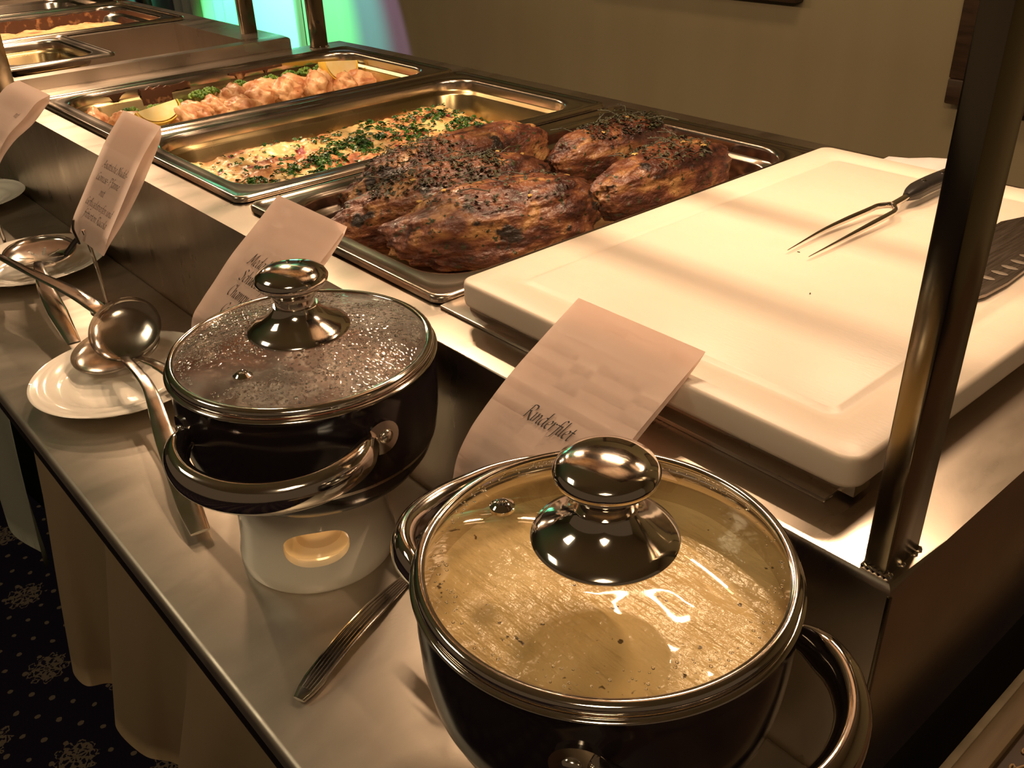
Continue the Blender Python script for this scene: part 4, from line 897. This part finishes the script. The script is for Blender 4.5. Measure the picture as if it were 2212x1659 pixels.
def letter_quads(text, size, nar=1.0):
    """list of (strip of (left, right) 2-D points); width returned too"""
    x = 0.0; out = []
    nib = Vector((math.cos(math.radians(38)), math.sin(math.radians(38)))) * 0.095
    for chr_ in text:
        adv, strokes = G[chr_]
        for st in strokes:
            P_ = smooth_path([(p[0], p[1], 0) for p in st], 5) if len(st) > 2 else [Vector((*st[0], 0)).lerp(Vector((*st[1], 0)), k / 4) for k in range(5)]
            strip = []
            for p in P_:
                q = Vector(((p.x + x + p.y * 0.24) * nar, p.y)); strip.append(((q - nib) * size, (q + nib) * size))
            out.append(strip)
        x += adv
    return out, x * size * nar

def menu_card(label, x0, wid, prof, lines, back, stem=True, rotz=0.0):
    """prof: (y, z) from the top fold down the front sheet; back: bulge of the rear sheet"""
    P_ = smooth_path([(0, p[0], p[1]) for p in prof], 5); s = [0.0]
    for a, b in zip(P_, P_[1:]): s.append(s[-1] + (b - a).length)
    org = Vector((x0 + wid / 2, P_[-1].y, P_[-1].z)); t = thing('menu_card', label, 'card', org, rotz, 'paper menu cards in front of the pans')
    def at(u, ss, off=0.0):
        k = 0
        while k < len(s) - 2 and s[k + 1] < ss: k += 1
        f = (ss - s[k]) / (s[k + 1] - s[k]); p = P_[k].lerp(P_[k + 1], f); d = (P_[k + 1] - P_[k]).normalized()
        n = Vector((0, d.z, -d.y)); n = n if n.y < 0 or (abs(n.y) < 1e-4) else -n
        n = Vector((0, d.z, -d.y))
        if n.z < 0 and n.y > 0: n = -n
        if n.y > 0: n = -n
        return Vector((x0 + u * wid, p.y, p.z)) + n * off - org
    n = len(P_)
    front = [[Vector((x0 + wid * j / 6, p.y, p.z)) - org for j in range(7)] for p in P_]
    bm = sheet(front, 0.00025); f = finish('front_sheet', bm, 'paper', t, angle=60)
    B = []
    for i in range(n):
        u = i / (n - 1); bul = back * math.sin(PI * u ** 0.6) if u > 0 else 0
        p = P_[i]; d = (P_[min(i + 1, n - 1)] - P_[max(i - 1, 0)]).normalized(); nn = Vector((0, -d.z, d.y)); nn = nn if nn.y > 0 else -nn
        B.append([Vector((x0 + wid * j / 6, p.y, p.z)) + nn * (bul + 0.0005 * min(1, u * 20)) - org for j in range(7)])
    bm = sheet(B, 0.00025); finish('back_sheet', bm, 'paper', t, angle=60)
    bm = bmesh.new()
    for txt, cu, ss, size in lines:
        Q, W_ = letter_quads(txt, size, 0.84 if size > 0.006 else 0.98)
        for strip in Q:
            vs = [[bm.verts.new(at(cu + (q.x - W_ / 2) / wid, ss - q.y, 0.0006)) for q in pr] for pr in strip]
            for a, b in zip(vs, vs[1:]): bm.faces.new((a[0], a[1], b[1], b[0]))
    if lines:
        me = bpy.data.meshes.new('lettering'); bm.to_mesh(me); me.materials.append(M['ink']); lo_ = bpy.data.objects.new('lettering', me); COL.objects.link(lo_); lo_.parent = t
    bm.free()
    # clip stand
    st = thing('card_stand', label.split(' menu card')[0] + ' card\'s wire stand with dark pinch clip', 'card stand', (org.x - 0.012, org.y + 0.008, SH), 0, 'wire clip stands')
    h = org.z - SH
    bm = sweep(smooth_path([(0, 0.0, 0.004), (0.0, 0.0, h * 0.5), (0, -0.002, h - 0.006), (0, -0.004, h + 0.012)], 5), 0.0022, 0.0022, up=(0, 1, 0), seg=10); finish('stem', bm, 'chrome', st)
    bm = lathe([(0, 0), (0.020, 0), (0.021, 0.001), (0.019, 0.003), (0.004, 0.0045), (0.0025, 0.007), (0, 0.007)], 32, cap0=False); finish('foot', bm, 'chrome', st)
    ky = -0.0125
    bm = sweep(smooth_path([(0, ky + 0.001, h + 0.026), (0, ky - 0.002, h + 0.016), (0, ky - 0.001, h + 0.006), (0.0, ky, h - 0.002)], 5), 0.0042, 0.0014, up=(0, 1, 0), seg=10, widths=[(min(1, 0.1 + i * 0.11), 1) for i in range(16)]); finish('jaw', bm, 'dark', st)
    bm = sweep(smooth_path([(0, ky, h + 0.004), (-0.003, ky - 0.008, h - 0.004), (-0.005, ky - 0.016, h - 0.012)], 5), 0.0045, 0.0012, up=(0, 1, 0), seg=10); finish('lever', bm, 'dark', st)
    return t
menu_card('front menu card lettered Rinderfilet, standing behind the near pot', -0.269, 0.109, [(0.052, 0.05), (0.020, 0.033), (-0.012, 0.015), (-0.037, -0.003), (-0.049, -0.014), (-0.060, -0.030), (-0.066, -0.052)],
          [('Rinderfilet', 0.475, 0.0925, 0.0065)], 0.004)
menu_card('second menu card, partly hidden by the knob of the left pot, starting Medaillons', -0.607, 0.115, [(0.0085, 0.0545), (-0.018, 0.0335), (-0.045, 0.0127), (-0.066, -0.007), (-0.080, -0.020), (-0.092, -0.034), (-0.098, -0.060)],
          [('Medaillons vom', 0.55, 0.067, 0.0070), ('Schweinefilet', 0.52, 0.083, 0.0070), ('Champignons', 0.50, 0.099, 0.0070), ('Cr\u00e9me', 0.42, 0.115, 0.0070)], 0.005)
menu_card('third menu card lettered Asiatische Nudel-Gem\u00fcse-Pfanne, leaning over the counter edge', -1.0, 0.109, [(0.021, 0.063), (-0.006, 0.035), (-0.028, 0.006), (-0.049, -0.023), (-0.065, -0.045), (-0.074, -0.062)],
          [('Asiatische Nudel-', 0.54, 0.070, 0.0058), ('Gem\u00fcse- Pfanne', 0.48, 0.086, 0.0058), ('mit', 0.46, 0.101, 0.0058), ('Gefl\u00fcgelstreifen und', 0.52, 0.117, 0.0056), ('frittiertem Rucola', 0.54, 0.131, 0.0056)], 0.012)
menu_card('fourth menu card cut off by the left picture edge, curling over', -1.305, 0.135, [(-0.010, 0.060), (-0.028, 0.054), (-0.048, 0.038), (-0.075, 0.018), (-0.098, -0.012), (-0.108, -0.05)],
          [('mit', 0.80, 0.050, 0.0058)], 0.012)

# ---------------------------------------------------------------- cloths below the tray slides
def skirt(name, label, m, top, bot, zt, zb, n=160, folds=None):
    rows = []
    bp_ = smooth_path([(p[0], p[1], 0) for p in bot], 14); m_ = len(bp_)
    for k in range(12):
        v = k / 11; rows.append([])
        for i in range(m_):
            u = i / (m_ - 1); T = Vector((top[0] + (top[1] - top[0]) * u, top[2], 0)); p = T.lerp(bp_[i], v ** 0.8)
            rows[-1].append((p.x, p.y, zt + (zb - zt) * v))
    bm = sheet(rows, 0.0012); return tag(finish(name, bm, m, angle=180), label, 'tablecloth')
hem = [(-0.862, -0.236), (-0.850, -0.250), (-0.815, -0.246), (-0.800, -0.224), (-0.775, -0.210), (-0.758, -0.205), (-0.742, -0.236), (-0.715, -0.242), (-0.665, -0.232), (-0.635, -0.212), (-0.60, -0.205), (-0.57, -0.240), (-0.52, -0.245), (-0.47, -0.212), (-0.43, -0.208), (-0.39, -0.242), (-0.33, -0.240), (-0.28, -0.208), (-0.2, -0.235), (-0.1, -0.210), (0.0, -0.235)]
skirt('table_skirt', 'beige pleated cloth skirt hanging below the near tray slide', 'cloth', (-0.835, -0.02, -0.205), hem, SH - 0.03, -0.55)
skirt('table_skirt', 'pale greyish cloth hanging at the far left below the tray slide', 'greycloth', (-1.75, -0.925, -0.205), [(-1.80, -0.22), (-1.65, -0.24), (-1.5, -0.205), (-1.36, -0.238), (-1.25, -0.215), (-1.12, -0.232), (-1.03, -0.212), (-1.0, -0.222)], SH - 0.03, -0.50)
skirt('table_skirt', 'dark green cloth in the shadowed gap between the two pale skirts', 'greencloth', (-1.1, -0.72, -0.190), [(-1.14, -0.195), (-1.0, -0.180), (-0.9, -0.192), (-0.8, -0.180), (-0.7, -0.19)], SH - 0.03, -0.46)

# ---------------------------------------------------------------- ledge right of the counter
t = thing('side_ledge', 'wooden ledge with pale edge strip and scroll ornament, bottom right corner beside the counter', 'ledge', (0.028, 0.3, -0.17))
bm = newbm(); box(bm, 0.0, 0.0048, -0.7, 0.5, 0.0, 0.0205, 0.0006); finish('edge_strip', bm, 'pale', t)
bm = newbm(); box(bm, 0.0048, 0.019, -0.7, 0.5, 0.0, 0.0195, 0.0006); finish('rail', bm, 'wood', t)
bm = newbm(); box(bm, 0.019, 0.24, -0.7, 0.5, 0.0, 0.012); finish('inlay', bm, 'darkwood', t)
for k in range(-6, 9):
    y0 = -0.19 + k * 0.0165
    pts = [Vector((0.030 + 0.0045 * math.sin(a), y0 + 0.0165 * a / (2 * PI) + 0.004 * math.sin(2 * a), 0.0130)) for a in [2 * PI * i / 20 for i in range(21)]]
    finish('scroll', sweep(pts, 0.0007, 0.0006, seg=6), 'bronze', t)
for lx, ly in ((0.03, -0.66), (0.2, -0.66), (0.03, 0.46), (0.2, 0.46)):
    bm = newbm(); box(bm, lx - 0.012, lx + 0.012, ly - 0.015, ly + 0.015, FZ + 0.17, 0.0, 0.002); finish('leg', bm, 'darkwood', t)
